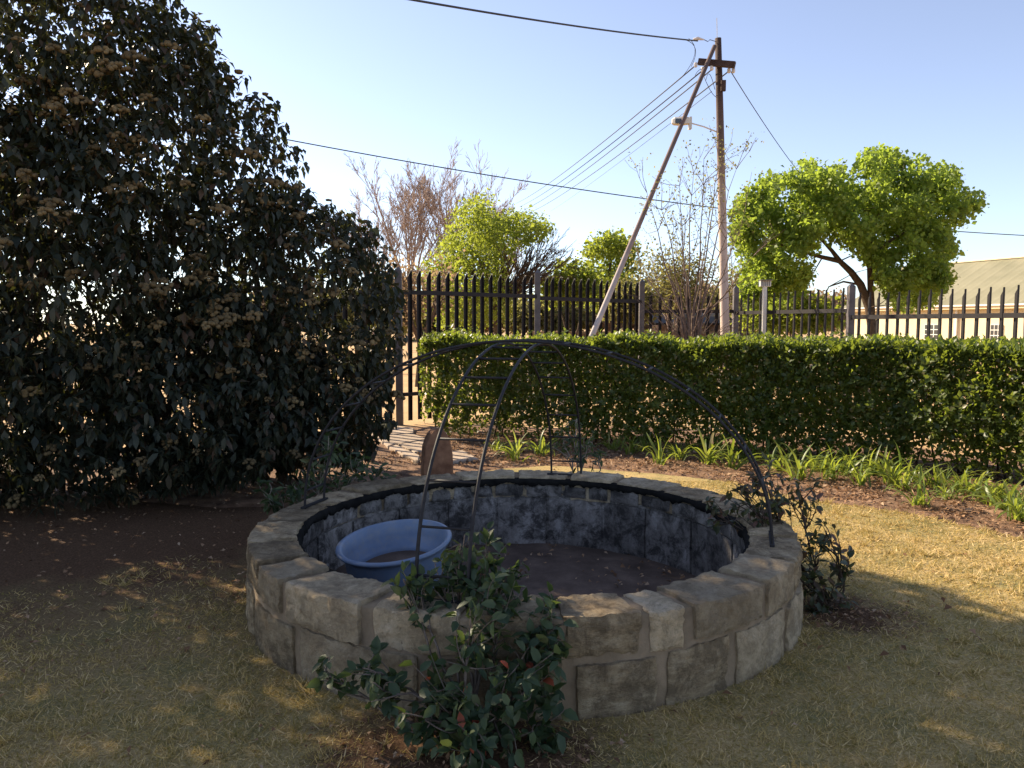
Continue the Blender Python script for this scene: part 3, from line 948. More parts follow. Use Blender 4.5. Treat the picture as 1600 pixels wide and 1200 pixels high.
for k in range(3400):
    s = g.uniform(0, TOT)
    c, d = hpath(s)
    nrm = Vector((d.y, -d.x, 0))
    hw = 0.44 + 0.05 * mnoise.noise(Vector((s * 1.1, 5, 0)))
    top = 1.30 + 0.08 * mnoise.noise(Vector((s * 1.3, 0, 0))) - 0.02 * s / TOT
    if g.uniform() < 0.45:
        ax = (Vector((0, 0, 1)) + Vector(g.normal(size=3)) * 0.3).normalized()
        p = c + nrm * g.uniform(-hw, hw) + Vector((0, 0, top + abs(g.normal(0, 0.055))))
    else:
        z = g.uniform(0.12, top)
        ax = (nrm + Vector((0, 0, 0.6)) + Vector(g.normal(size=3)) * 0.4).normalized()
        p = c + nrm * (hw * min(1.0, 0.75 + 0.45 * z) + abs(g.normal(0, 0.035))) + Vector((0, 0, z))
    if mnoise.noise(p * 1.9) < -0.15: continue
    s0 = ax.orthogonal().normalized(); s1 = ax.cross(s0)
    ph, sc = g.uniform(0, 6.28), g.uniform(0.7, 1.25)
    for q in range(7):
        w = ph + q * 2.4
        out = s0 * math.cos(w) + s1 * math.sin(w)
        a = (out + ax * (0.25 + 0.13 * q)).normalized()
        PL.append(p - ax * 0.012 * (6 - q)); AL.append(a); NL.append(ax - out * 0.4 + Vector(g.normal(size=3)) * 0.12); LL.append(sc * g.uniform(0.045, 0.068)); VR.append(g.uniform(0.3, .95))
PL, AL, NL, LL, VR = map(np.array, (PL, AL, NL, LL, VR))
o = link('foliage', leaf_mesh('foliage', PL, AL, NL, LL, LL * 0.32, VR, LEAF4, 0.3, 0.15), hedge, M['hedge'])
o['kind'] = 'stuff'
mb = MB()
for k in range(46):
    s = g.uniform(0.05, TOT)
    c, d = hpath(s)
    nrm = Vector((d.y, -d.x, 0))
    b0 = c + nrm * g.uniform(-.2, .2)
    pts = [b0 + Vector((0, 0, -.02))]
    for j in range(4):
        pts.append(pts[-1] + Vector((g.normal() * 0.06, g.normal() * 0.06, 0.28)))
    mb.tube(pts, [0.013, 0.010, 0.007, 0.005, 0.003], 5)
o = mb.build('stems', M['darkstem'], hedge, True); o['kind'] = 'stuff'

# ------------------------------------------------------------------ climbers at the feet of the arches
def climber(name, label, base, blobs, nobj, nstuff, leafmat, Lr, red=0, seed=0, wr=0.27, group=None, stemmat='stem', rr=0.008):
    g = np.random.default_rng(seed)
    root = empty(name, base)
    tag(root, label, 'plant', group)
    stems = MB()
    pool = []
    wts = np.array([b[1] ** 1.6 for b in blobs]); wts /= wts.sum()
    for c, r in blobs:
        # main stem from the base into the blob
        mid = (base + c) / 2 + Vector(g.normal(size=3)) * 0.07
        if mid.z < 0.03: mid.z = 0.05
        pts = []
        for k in range(9):
            t = k / 8
            p = base * (1 - t) ** 2 + mid * 2 * t * (1 - t) + c * t * t
            pts.append(p + Vector(g.normal(size=3)) * 0.008 * (1 if 0 < k < 8 else 0))
        stems.tube(pts, [rr * (1 - 0.6 * k / 8) for k in range(9)], 5)
        for k in range(max(6, int(r * 120))):
            d = Vector(g.normal(size=3)).normalized()
            e = c + d * r * g.uniform(0.6, 1.15)
            if e.z < 0.02: e.z = 0.02 + g.uniform(0, .04)
            s0 = pts[int(g.integers(5, 9))]
            m_ = (s0 + e) / 2 + Vector(g.normal(size=3)) * 0.03
            tw = [s0 * (1 - t) ** 2 + m_ * 2 * t * (1 - t) + e * t * t for t in (0, .25, .5, .75, 1)]
            stems.tube(tw, [rr * .45, rr * .4, rr * .33, rr * .26, rr * .16], 4)
            nl = int(g.integers(5, 10))
            for q in range(nl):
                t = g.uniform(0.25, 1.0) if q else 1.0
                i_ = min(3, int(t * 4)); f = t * 4 - i_
                p = tw[i_].lerp(tw[i_ + 1], f)
                ax = (tw[i_ + 1] - tw[i_]).normalized()
                a = (ax * 0.6 + Vector(g.normal(size=3)) * 0.7 + Vector((0, 0, -0.25))).normalized()
                nn = Vector(g.normal(size=3)) * 0.45 + Vector((0, -0.25, 1))
                pool.append((p, a, nn, g.uniform(*Lr)))
    stems.build('stems', M[stemmat], root, True)
    g.shuffle(pool)
    me = [single_leaf_mesh('leaf_shape', wr * k, leafmat, LEAF6, 0.35, c_) for k, c_ in ((1.0, 0.2), (0.9, 0.35), (1.1, 0.1))]
    rme = single_leaf_mesh('red_leaf_shape', wr, M['redleaf'], LEAF6, 0.3, 0.3)
    for j, (p, a, nn, L) in enumerate(pool[:nobj]):
        o = put_leaf('leaf', rme if j < red else me[j % 3], p, a, nn, L, root)
        if j < red: o['label'] = 'red old leaf'
    rest = pool[nobj:nobj + nstuff]
    if rest:
        a_ = [np.array([x[i] for x in rest]) for i in range(4)]
        o = link('foliage', leaf_mesh('foliage', a_[0], a_[1], a_[2], a_[3], a_[3] * wr, g.uniform(0, .999, len(rest)), LEAF6, 0.35, 0.2), root, leafmat)
        o['kind'] = 'stuff'
    return root
B = lambda x, y, Y, r: (at(x, y, Y), r)
climber('climbing_shrub', 'leafy climber with a few red leaves spilling over the front of the stone pit', Vector((-0.12, 2.68, 0)),
        [B(755, 880, 3.1, .13), B(690, 900, 3.08, .10), B(660, 930, 3.0, .07), B(835, 950, 2.95, .10), B(800, 905, 3.05, .08), B(745, 990, 2.78, .14), B(815, 1030, 2.72, .13), B(700, 1075, 2.66, .14), B(775, 1120, 2.6, .16),
         B(665, 1125, 2.58, .11), B(575, 1045, 2.72, .07), B(505, 1058, 2.72, .05), B(600, 1080, 2.66, .06), B(850, 1130, 2.66, .09), B(740, 1165, 2.5, .10), B(830, 1075, 2.68, .11), B(870, 1000, 2.78, .05), B(630, 905, 3.02, .05), B(720, 850, 3.15, .07), B(770, 945, 2.9, .12), B(850, 975, 2.86, .08)],
        300, 1900, M['climber'], (0.042, 0.072), 16, 31, 0.3, None, 'darkstem2')
climber('climbing_shrub', 'sparse reddish climber at the right foot of the arch outside the pit', Vector((1.72, 3.98, 0)),
        [B(1150, 765, 4.35, .11), B(1115, 800, 4.3, .09), B(1195, 745, 4.4, .12), B(1215, 790, 4.25, .10), B(1250, 770, 4.25, .10), B(1290, 830, 4.1, .09), B(1262, 850, 4.05, .08), B(1262, 900, 4.0, .07), B(1300, 935, 3.98, .09), B(1280, 965, 3.95, .06), B(1180, 800, 4.2, .08), B(1320, 880, 4.05, .07)],
        300, 330, M['rleaf'], (0.040, 0.068), 0, 32, 0.24, None, 'darkstem')
climber('climbing_shrub', 'grey green climber at the left foot of the arch beside the big bush', Vector((-1.42, 5.35, 0)),
        [B(500, 735, 5.5, .17), B(560, 735, 5.5, .13), B(465, 765, 5.4, .13), B(530, 770, 5.35, .11), B(420, 775, 5.4, .11), B(515, 700, 5.5, .12), B(600, 745, 5.6, .08)],
        300, 350, M['climber'], (0.05, 0.08), 0, 33, 0.23)
climber('climbing_shrub', 'small climber at the far foot of the arch behind the pit', Vector((0.55, 5.95, 0)),
        [B(905, 715, 5.95, .09), B(880, 690, 6.0, .09), B(920, 690, 6.0, .10), B(900, 660, 6.0, .07), B(935, 715, 5.95, .06)],
        200, 0, M['climber'], (0.04, 0.065), 0, 34, 0.2)

# ------------------------------------------------------------------ strap-leaved clumps in the bed
def strap_mesh(seed):
    gg = np.random.default_rng(seed)
    n = 7
    bend = gg.uniform(0.5, 2.3)
    vs, fs = [], []
    x, z, a = 0.0, 0.0, gg.uniform(0.15, 0.35)
    for k in range(n):
        t = k / (n - 1)
        w = 0.030 * (0.75 + 0.5 * t) * (1 - t ** 4) + 0.002
        vs += [(-w, x, z + w * 0.25), (0, x, z), (w, x, z + w * 0.25)]
        st_ = 1 / (n - 1)
        a += bend * st_ * (0.4 + 1.4 * t)
        x += math.sin(a) * st_; z += math.cos(a) * st_
    for k in range(n - 1):
        for j in (0, 1):
            fs.append((k * 3 + j, k * 3 + j + 1, k * 3 + j + 4, k * 3 + j + 3))
    me = bpy.data.meshes.new('strap_leaf')
    me.from_pydata(vs, [], fs)
    me.polygons.foreach_set('use_smooth', [True] * len(fs))
    me.materials.append(M['strap'])
    return me
straps = [strap_mesh(k) for k in range(7)]
g = np.random.default_rng(77)
clumps = [(778, 708, .30), (806, 722, .34), (846, 714, .32), (958, 706, .28), (985, 712, .30), (1030, 728, .36), (1062, 722, .30), (1108, 728, .40), (1145, 735, .40), (1215, 738, .34), (1248, 752, .40), (1300, 752, .38), (1345, 764, .32), (1392, 760, .44), (1412, 768, .34),
          (1436, 795, .30), (1478, 782, .26), (1510, 776, .26), (1568, 802, .36), (1592, 818, .36), (1175, 722, .30), (1270, 738, .30), (1325, 745, .32), (1365, 748, .30), (905, 702, .26), (1010, 708, .26), (1085, 708, .28), (1455, 765, .26), (1540, 790, .28), (1050, 714, .26), (1125, 716, .28), (1160, 721, .26), (1200, 724, .28), (1235, 730, .26), (1287, 737, .26), (1312, 741, .28), (1382, 748, .28), (1427, 757, .28), (1470, 767, .26), (1500, 764, .28), (1528, 776, .26), (1558, 784, .28), (1588, 796, .30)]
clumps.sort()
_ones = ['', 'first', 'second', 'third', 'fourth', 'fifth', 'sixth', 'seventh', 'eighth', 'ninth', 'tenth', 'eleventh', 'twelfth', 'thirteenth', 'fourteenth', 'fifteenth', 'sixteenth', 'seventeenth', 'eighteenth', 'nineteenth']
def ordinal(n):
    if n < 20: return _ones[n]
    t, o_ = divmod(n, 10)
    return ({2: 'twentieth', 3: 'thirtieth', 4: 'fortieth'}[t]) if o_ == 0 else {2: 'twenty', 3: 'thirty', 4: 'forty'}[t] + '-' + _ones[o_]
ordw = [ordinal(k + 1) for k in range(48)]
for i, (x, y, h) in enumerate(clumps):
    p = ground(x, y)
    root = empty('strap_leaf_plant', p + Vector((0, 0, 0.01)))
    tag(root, 'green strap-leaved clump in the flower bed, ' + ordw[i] + ' from the flagstone path', 'plant', 'strap-leaved clumps along the hedge foot')
    nl = int(g.integers(22, 31))
    for k in range(nl):
        o = bpy.data.objects.new('leaf', straps[int(g.integers(0, 7))])
        COL.objects.link(o)
        o.parent = root
        s = h * g.uniform(0.55, 1.3)
        o.scale = (s * g.uniform(0.8, 1.1), s, s)
        o.location = (g.normal() * 0.035, g.normal() * 0.035, -0.01)
        o.rotation_euler = (g.normal() * 0.2, g.normal() * 0.2, g.uniform(0, 6.28))

# ------------------------------------------------------------------ utility pole, strut, crossarm, lamp, wires
PY = 15.1
pole = empty('utility_pole', at(1133, 520, PY).xy.to_3d())
tag(pole, 'tall wooden utility pole, dark at the top and pale below, behind the hedge', 'utility pole')
pt0, pt1 = at(1133, 520, PY), at(1122, 60, PY)
dz = (pt1 - pt0)
pbase = pt0 - dz * (pt0.z / dz.z)
def polep(z): return pbase + dz * (z / dz.z)
def pole_mat():
    m, nt, b = new_mat('weathered_pole')
    gpos = nd(nt, 'ShaderNodeNewGeometry')
    sx = nd(nt, 'ShaderNodeSeparateXYZ')
    nt.links.new(gpos.outputs['Position'], sx.inputs[0])
    ad = nd(nt, 'ShaderNodeMath', operation='MULTIPLY_ADD')
    nt.links.new(noise(nt, 3, 6, 0.7), ad.inputs[0]); ad.inputs[1].default_value = 1.2
    nt.links.new(sx.outputs['Z'], ad.inputs[2])
    mr = nd(nt, 'ShaderNodeMapRange')
    mr.inputs[1].default_value = 3.6; mr.inputs[2].default_value = 6.6
    nt.links.new(ad.outputs[0], mr.inputs[0])
    c = ramp(nt, mr.outputs[0], [(0.0, (0.50, 0.41, 0.36)), (0.35, (0.36, 0.28, 0.235)), (0.62, (0.13, 0.085, 0.07)), (1.0, (0.045, 0.024, 0.02))])
    nt.links.new(c, b.inputs['Base Color'])
    b.inputs['Roughness'].default_value = 0.85
    bump(nt, b, noise(nt, 25, 8, 0.7), 0.5, 0.01)
    return m
M['pole'] = pole_mat()
mb = MB()
zt = pt1.z
mb.tube([polep(-0.1), polep(1.5), polep(3), polep(4.5), polep(6), polep(zt)], [0.095, 0.09, 0.083, 0.075, 0.068, 0.06], 14)
mb.build('shaft', M['pole'], pole, True)
mb = MB(); mb.tube([polep(zt - 0.3) + Vector((0.0, 0.07, 0)), at(1120, 28, PY)], 0.006, 5); mb.build('lightning_rod', M['lampgrey'], pole)
mb = MB(); mb.box(at(1130, 134, PY - 0.09), (0.045, 0.03, 0.10)); mb.build('junction_box', M['creosote'], pole)
a0, a1 = at(1091, 97, PY + 0.02), at(1148, 102, PY - 0.28)
cdir = (a1 - a0).normalized()
Mx = cdir.to_track_quat('X', 'Z').to_matrix()
mb = MB(); mb.box((a0 + a1) / 2 + Vector((0, -0.02, 0)), ((a1 - a0).length / 2, 0.045, 0.055), Mx); mb.build('crossarm', M['creosote'], pole)
ins = [(1087, 101), (1098, 108), (1112, 106), (1139, 110), (1146, 110)]
for x, y in ins:
    c = at(x, y, PY - 0.12)
    mb = MB(); mb.lathe([(0, .045), (.022, .04), (.036, .02), (.028, .008), (.038, -.008), (.028, -.02), (.036, -.035), (.016, -.05), (0, -.05)], 12, c); mb.build('insulator', M['porcelain'], pole, True)
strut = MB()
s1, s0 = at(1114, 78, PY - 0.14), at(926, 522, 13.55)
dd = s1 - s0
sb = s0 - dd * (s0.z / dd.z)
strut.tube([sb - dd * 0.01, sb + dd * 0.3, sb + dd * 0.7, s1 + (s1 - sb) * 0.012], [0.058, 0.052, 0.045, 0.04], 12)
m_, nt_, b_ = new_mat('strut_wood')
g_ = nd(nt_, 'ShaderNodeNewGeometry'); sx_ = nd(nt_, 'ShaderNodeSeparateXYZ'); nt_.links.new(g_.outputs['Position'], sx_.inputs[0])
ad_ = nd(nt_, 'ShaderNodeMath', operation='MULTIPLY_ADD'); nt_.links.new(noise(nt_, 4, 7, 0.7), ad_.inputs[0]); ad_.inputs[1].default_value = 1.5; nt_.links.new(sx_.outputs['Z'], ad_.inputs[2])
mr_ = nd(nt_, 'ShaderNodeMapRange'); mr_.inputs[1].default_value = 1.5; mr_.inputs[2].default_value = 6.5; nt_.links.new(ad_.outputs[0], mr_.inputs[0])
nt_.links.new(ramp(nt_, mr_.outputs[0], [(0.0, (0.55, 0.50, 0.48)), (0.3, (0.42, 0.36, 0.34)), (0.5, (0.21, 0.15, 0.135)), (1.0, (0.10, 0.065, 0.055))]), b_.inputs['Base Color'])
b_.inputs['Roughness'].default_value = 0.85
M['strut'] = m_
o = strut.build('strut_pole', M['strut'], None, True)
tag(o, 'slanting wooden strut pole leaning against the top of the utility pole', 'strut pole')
# lamp
lamp = empty('street_lamp', at(1120, 205, PY))
tag(lamp, 'pale street lamp head on a thin arm fixed to the utility pole', 'street lamp')
e0, e1 = at(1120, 206, PY - 0.05), at(1078, 192, PY - 0.35)
mb = MB(); mb.tube([e0, e0.lerp(e1, .5) + Vector((0, 0, .015)), e1], 0.014, 8); mb.build('arm', M['lampgrey'], lamp, True)
hc = at(1064, 190, PY - 0.42)
mb = MB()
vs = []
for t, w, hh, dz_ in ((-1, .035, .045, 0), (-.75, .07, .075, 0), (.1, .08, .085, .0), (.85, .065, .07, .005), (1, .04, .04, .01)):
    for sy, sz in ((-1, -.7), (1, -.7), (1, .6), (.5, 1), (-.5, 1), (-1, .6)):
        vs.append(hc + Vector((t * 0.17, sy * w, sz * hh + dz_)))
fs = []
for l in range(4):
    for k in range(6): fs.append((l * 6 + k, l * 6 + (k + 1) % 6, (l + 1) * 6 + (k + 1) % 6, (l + 1) * 6 + k))
fs += [tuple(range(5, -1, -1)), tuple(24 + k for k in range(6))]
mb.add(vs, fs); mb.build('lamp_head', M['lampgrey'], lamp)
mb = MB(); mb.box(hc + Vector((0.17, 0, -0.03)), (.025, .05, .11)); mb.build('bracket', M['lampgrey'], lamp)
mb = MB(); mb.box(hc + Vector((-0.07, -0.086, -0.01)), (.05, .006, .04)); mb.build('lens', M['glass'], lamp)
def wire(pts3, sag, r, label, cat='power line', group=None, n=24):
    a, b = pts3
    pts = [a.lerp(b, k / n) - Vector((0, 0, sag * 4 * (k / n) * (1 - k / n))) for k in range(n + 1)]
    mb = MB(); mb.tube(pts, r, 5)
    o = mb.build('overhead_wire', M['wire'], None, True)
    tag(o, label, cat, group)
for j, ((x0, y0), (x1, y1)) in enumerate([((1086, 103), (806, 318)), ((1098, 110), (812, 323)), ((1113, 108), (819, 328)), ((1138, 112), (826, 333))]):
    wire((at(x0, y0, PY - 0.12), at(x1, y1, 58)), 0.25, 0.013, ['topmost', 'second', 'third', 'lowest'][j] + ' of the four parallel wires running from the crossarm down to the left', group='four wires from the crossarm')
wire((at(1090, 64, PY - .05), at(330, -58, 7.0)), 0.07, 0.014, 'thick twisted service cable from the pole top to the upper left')
wire((at(1142, 112, PY - .1), at(1262, 286, 26)), 0.1, 0.009, 'thin wire dropping from the crossarm into the green tree on the right')
wire((at(380, 205, 22), at(1700, 372, 30)), 0.55, 0.017, 'long single cable sagging across the whole scene behind the pole', n=40)
wire((at(1112, 143, PY - .05), at(860, 330, 60)), 0.1, 0.006, 'faint thin wire below the four parallel wires')
mb = MB(); mb.tube([at(1083, 61, PY - .05), at(1090, 60, PY - .05), at(1100, 62, PY - .05)], [.012, .034, .012], 8); mb.build('strain_insulator', M['porcelain'], pole, True)
mb = MB(); mb.tube([at(1100, 62, PY - .05), at(1106, 65, PY - .05), at(1109, 62, PY - .05), at(1122, 66, PY)], .007, 5); mb.build('hook', M['wire'], pole, True)
# jumper loops
mb = MB()
for (xa, ya), (xb, yb), (xc, yc) in [((1076, 60), (1100, 78), (1067, 119)), ((1070, 62), (1098, 70), (1080, 104)), ((1086, 118), (1090, 108), (1104, 104)), ((1103, 125), (1108, 100), (1117, 140)), ((1100, 120), (1112, 150), (1120, 152))]:
    A_, B_, C_ = at(xa, ya, PY - .1), at(xb, yb, PY - .15), at(xc, yc, PY - .1)
    mb.tube([A_ * (1 - t) ** 2 + B_ * 2 * t * (1 - t) + C_ * t * t for t in [k / 8 for k in range(9)]], 0.006, 4)
mb.build('jumper_cables', M['wire'], pole, True)
# grey box on a post behind the fence
meter = empty('meter_box', at(1195, 525, 14.6).xy.to_3d())
tag(meter, 'small grey box on a thin post behind the fence right of the pole', 'meter box')
c = at(1195, 443, 14.6)
mb = MB(); mb.box(c, (.10, .06, .055)); mb.build('box', M['lampgrey'], meter)
mb = MB(); mb.box(c + Vector((0, -.03, .06)), (.112, .10, .008)); mb.build('lid', M['post'], meter)
for k in range(5):
    mb = MB(); mb.box(c + Vector((-.07 + .035 * k, -.063, 0)), (.006, .004, .045)); mb.build('rib', M['post'], meter)
mb = MB(); mb.box(Vector((c.x, c.y, (c.z - .056) / 2)), (.035, .035, (c.z - .056) / 2)); mb.build('post', M['lampgrey'], meter)

# ------------------------------------------------------------------ house on the right
h0, h1 = Vector((18.6, 42.3, 0)), Vector((24.5, 26.5, 0))
house = empty('farm_house', (20, 38, 0))
tag(house, 'cream farmhouse with a low olive sheet-metal roof behind the fence on the right', 'house')
hd_ = (h1 - h0).normalized()
hn = Vector((hd_.y, -hd_.x, 0))
if hn.x > 0: hn = -hn
HL = (h1 - h0).length
EZ, RZ, DEP = 2.42, 4.75, 8.0
def hp(s, out, z): return h0 + hd_ * s + hn * out + Vector((0, 0, z))
def hbox(s0, s1, o0, o1, z0, z1, name, mat, parent=house):
    mb = MB()
    vs = [hp(s, o_, z) for s in (s0, s1) for o_ in (o0, o1) for z in (z0, z1)]
    mb.add(vs, [(0, 1, 3, 2), (4, 6, 7, 5), (0, 4, 5, 1), (2, 3, 7, 6), (0, 2, 6, 4), (1, 5, 7, 3)])
    me = mb.mesh(name)
    bm = bmesh.new(); bm.from_mesh(me); bmesh.ops.recalc_face_normals(bm, faces=bm.faces); bm.to_mesh(me); bm.free()
    return link(name, me, parent, mat)
hbox(0, HL, -DEP, 0, 0, EZ - 0.02, 'wall', M['cream'])
mb = MB()
ov = 0.35
NSE = 26
vs = []
for k in range(NSE * 4 + 1):
    s = -ov + (HL + 2 * ov) * k / (NSE * 4)
    zc = 0.012 if k % 4 == 0 else 0.0
    vs += [hp(s, ov, EZ + zc), hp(s, -DEP / 2, RZ + zc), hp(s, -DEP - ov, EZ + zc)]
fs = []
for k in range(NSE * 4):
    for j in range(2): fs.append((k * 3 + j, k * 3 + j + 1, k * 3 + j + 4, k * 3 + j + 3))
mb.add(vs, fs)
roof = mb.build('roof', M['roof'], house)
mb = MB(); mb.add([hp(-.01, 0, EZ - .03), hp(-.01, -DEP, EZ - .03), hp(-.01, -DEP / 2, RZ - .02), hp(HL + .01, 0, EZ - .03), hp(HL + .01, -DEP, EZ - .03), hp(HL + .01, -DEP / 2, RZ - .02)], [(0, 1, 2), (3, 5, 4)]); mb.build('gable', M['cream'], house)
hbox(-ov, HL + ov, ov - .02, ov + .02, EZ - .20, EZ - .012, 'fascia', M['cream'])
hbox(-ov, HL + ov, ov + .022, ov + .11, EZ - .07, EZ + .0, 'gutter', M['white'])
hbox(-ov, HL + ov, -DEP / 2 - .12, -DEP / 2 + .12, RZ - .01, RZ + .05, 'ridge_cap', M['cream'])
def s_at(px):
    u = (px - 800) / 1200
    # X = u*Y on the wall line
    return (u * h0.y - h0.x) / (hd_.x - u * hd_.y) if abs(hd_.x - u * hd_.y) > 1e-6 else 0
for px0, px1 in ((1444, 1466), (1547, 1565)):
    s0, s1 = s_at(px0), s_at(px1)
    w_ = hbox(s0, s1, 0.004, 0.06, .55, 1.52, 'window', M['white'])
    nx, nz = 3, 4
    for a in range(nx):
        for b_ in range(nz):
            x0 = s0 + (s1 - s0) * (a + .1) / nx; x1 = s0 + (s1 - s0) * (a + .9) / nx
            z0 = .55 + .97 * (b_ + .08) / nz; z1 = .55 + .97 * (b_ + .92) / nz
            hbox(x0, x1, 0.061, 0.066, z0, z1, 'pane', M['glass'], w_)
hbox(s_at(1492), s_at(1492) + .09, 0.01, 0.10, 0, EZ - .07, 'downpipe', M['white'])

# low brown wall in the distance
lw = empty('low_wall', (4, 30, 0))
tag(lw, 'low brown boundary wall with a grey coping far behind the fence', 'wall')
mb = MB(); mb.box(Vector((5.2, 30, 0.58)), (4.4, .12, .58)); mb.build('wall', M['brick'], lw)
mb = MB(); mb.box(Vector((5.2, 30, 1.21)), (4.5, .2, .05)); mb.build('coping', M['mortar'], lw)
sh = empty('garden_shed', (7.6, 33, 0))
tag(sh, 'low dark-roofed shed beyond the fence behind the bare shrub', 'shed')
mb = MB(); mb.box(Vector((7.6, 33, .75)), (1.5, 1.2, .75)); mb.build('wall', M['brick'], sh)
mb = MB(); mb.add([(5.9, 31.6, 1.5), (9.3, 31.6, 1.5), (9.3, 34.4, 2.05), (5.9, 34.4, 2.05), (5.9, 31.6, 1.58), (9.3, 31.6, 1.58), (9.3, 34.4, 2.13), (5.9, 34.4, 2.13)], [(0, 3, 2, 1), (4, 5, 6, 7), (0, 1, 5, 4), (1, 2, 6, 5), (2, 3, 7, 6), (3, 0, 4, 7)]); mb.build('roof', M['fence'], sh)

# ------------------------------------------------------------------ trees
def blob_keep(blobs):
    C_ = np.array([[*c] for c, r in blobs]); Rr = np.array([r for c, r in blobs])
    def f(Pp):
        d = np.linalg.norm((Pp[:, None, :] - C_[None]) / Rr[None], axis=2)
        return d.min(axis=1) < 1
    return f
def tree_empty(name, label, base, group=None):
    t = empty(name, base)
    tag(t, label, 'tree', group)
    return t
def blob_crown(g, blobs, nclump, per, csd, L, name, mat, parent, wr=0.4, hole=0.0, shell=0.55):
    """leaf clumps spread through ellipsoids (centre, radii)"""
    vol = np.array([r[0] * r[1] * r[2] for c, r in blobs]) ** 0.75
    vol /= vol.sum()
    C_, O_ = [], []
    while len(C_) < nclump:
        i = int(g.choice(len(blobs), p=vol))
        c, r = blobs[i]
        d = Vector(g.normal(size=3)).normalized()
        rr = (shell + (1 - shell) * g.uniform()) * (1 + 0.16 * mnoise.noise(Vector((d.x * 2.5 + i, d.y * 2.5, d.z * 2.5))))
        p = Vector((c[0] + d.x * r[0] * rr, c[1] + d.y * r[1] * rr, c[2] + d.z * r[2] * rr))
        if hole and mnoise.noise(p * 0.9) < -0.5 + hole: continue
        C_.append(p); O_.append(d)
    C_ = np.array(C_); O_ = np.array(O_)
    n = nclump * per
    idx = np.repeat(np.arange(nclump), per)
    Pp = C_[idx] + g.normal(size=(n, 3)) * csd
    A = rand_dirs(n, g) + O_[idx] * 0.5; A[:, 2] -= 0.2
    Nn = rand_dirs(n, g); Nn[:, 2] += 0.5
    Ls = L * g.uniform(0.6, 1.35, n)
    var = np.clip(g.uniform(0, 1, nclump)[idx] * 0.6 + g.uniform(0, 0.4, n), 0, .999)
    o = link(name, leaf_mesh(name, Pp, A, Nn, Ls, Ls * wr, var, LEAF4, 0.3, 0.15), parent, mat)
    o['kind'] = 'stuff'
    return C_

def in_poly(x, y, poly):
    c = False
    n = len(poly)
    for i in range(n):
        x0, y0 = poly[i]; x1, y1 = poly[(i + 1) % n]
        if (y0 > y) != (y1 > y) and x < (x1 - x0) * (y - y0) / (y1 - y0) + x0: c = not c
    return c
def poly_crown(g, poly, Y, depth, nclump, per, csd, L, mat, parent, wr=0.42, lump=1.1, thr=-0.12, name='crown'):
    """a crown with a lobed outline and real depth: clumps fill the body of revolution-like volume behind the outline"""
    xs = [p[0] for p in poly]; ys = [p[1] for p in poly]
    x0, x1, y0, y1 = min(xs), max(xs), min(ys), max(ys)
    cx, cy = (x0 + x1) / 2, (y0 + y1) / 2
    C_ = []
    while len(C_) < nclump:
        x, y = g.uniform(x0, x1), g.uniform(y0, y1)
        if not in_poly(x, y, poly): continue
        e = max(0.0, 1 - ((x - cx) / (x1 - x0) * 2) ** 2 * .8 - ((y - cy) / (y1 - y0) * 2) ** 2 * .35)
        p = at(x, y, Y + g.uniform(-1, 1) * depth * math.sqrt(e))
        if mnoise.noise(p * lump) + 0.4 * mnoise.noise(p * lump * 2.3) < thr: continue
        C_.append(p)
    C_ = np.array(C_)
    n = nclump * per
    idx = np.repeat(np.arange(nclump), per)
    Pp = C_[idx] + g.normal(size=(n, 3)) * csd
    A = rand_dirs(n, g); A[:, 2] -= 0.25
    Nn = rand_dirs(n, g); Nn[:, 2] += 0.4
    Ls = L * np.clip(g.lognormal(0, .4, n), .4, 2.2)
    var = np.clip(g.uniform(0, 1, nclump)[idx] * 0.6 + g.uniform(0, 0.4, n), 0, .999)
    o = link(name, leaf_mesh(name, Pp, A, Nn, Ls, Ls * wr, var, LEAF4, 0.3, 0.15), parent, mat)
    o['kind'] = 'stuff'
    return C_

# T1: the wide green tree on the right
g = np.random.default_rng(41)
TY = 24.0
tb_ = at(1366, 560, TY); tb_.z = 0
t1 = tree_empty('green_tree', 'wide fresh green tree with a leaning forked trunk in front of the farmhouse', tb_)
b3 = lambda x, y, rx, rz, dy=0.0, ry=None: ((lambda p: (p.x, p.y, p.z))(at(x, y, TY + dy)), (rx / 1200 * TY, (ry if ry else rx * 0.8) / 1200 * TY, rz / 1200 * TY))
blobs = [b3(1400, 300, 75, 60), b3(1320, 315, 75, 60, .3), b3(1230, 350, 70, 60), b3(1195, 400, 48, 55), b3(1455, 345, 62, 55, -.5), b3(1430, 400, 60, 55, .5), b3(1385, 270, 40, 34), b3(1290, 285, 42, 34, -.6), b3(1500, 315, 34, 26),
         b3(1195, 450, 40, 34, .4), b3(1250, 425, 45, 36, 1), b3(1450, 450, 44, 30), b3(1425, 475, 35, 20, .8), b3(1510, 335, 26, 22), b3(1350, 355, 60, 45, -1), b3(1465, 275, 30, 25), b3(1250, 300, 36, 30, .5), b3(1400, 450, 45, 30, 1.2), b3(1225, 470, 45, 26, 1.5)]
CR = poly_crown(g, [(1150, 330), (1165, 295), (1200, 278), (1235, 270), (1258, 248), (1285, 268), (1312, 258), (1338, 266), (1352, 244), (1385, 234), (1410, 250), (1440, 247), (1462, 256), (1490, 257), (1495, 288), (1525, 300), (1533, 320), (1505, 345), (1480, 365), (1490, 395), (1475, 415), (1488, 440), (1470, 462), (1435, 478), (1400, 484), (1382, 455), (1368, 420), (1335, 385), (1292, 368), (1272, 388), (1262, 430), (1252, 465), (1205, 485), (1165, 472), (1150, 430), (1144, 380)], TY, 2.6, 4300, 14, 0.11, 0.10, M['tree'], t1, 0.42, 1.5, 0.24)
polys = []
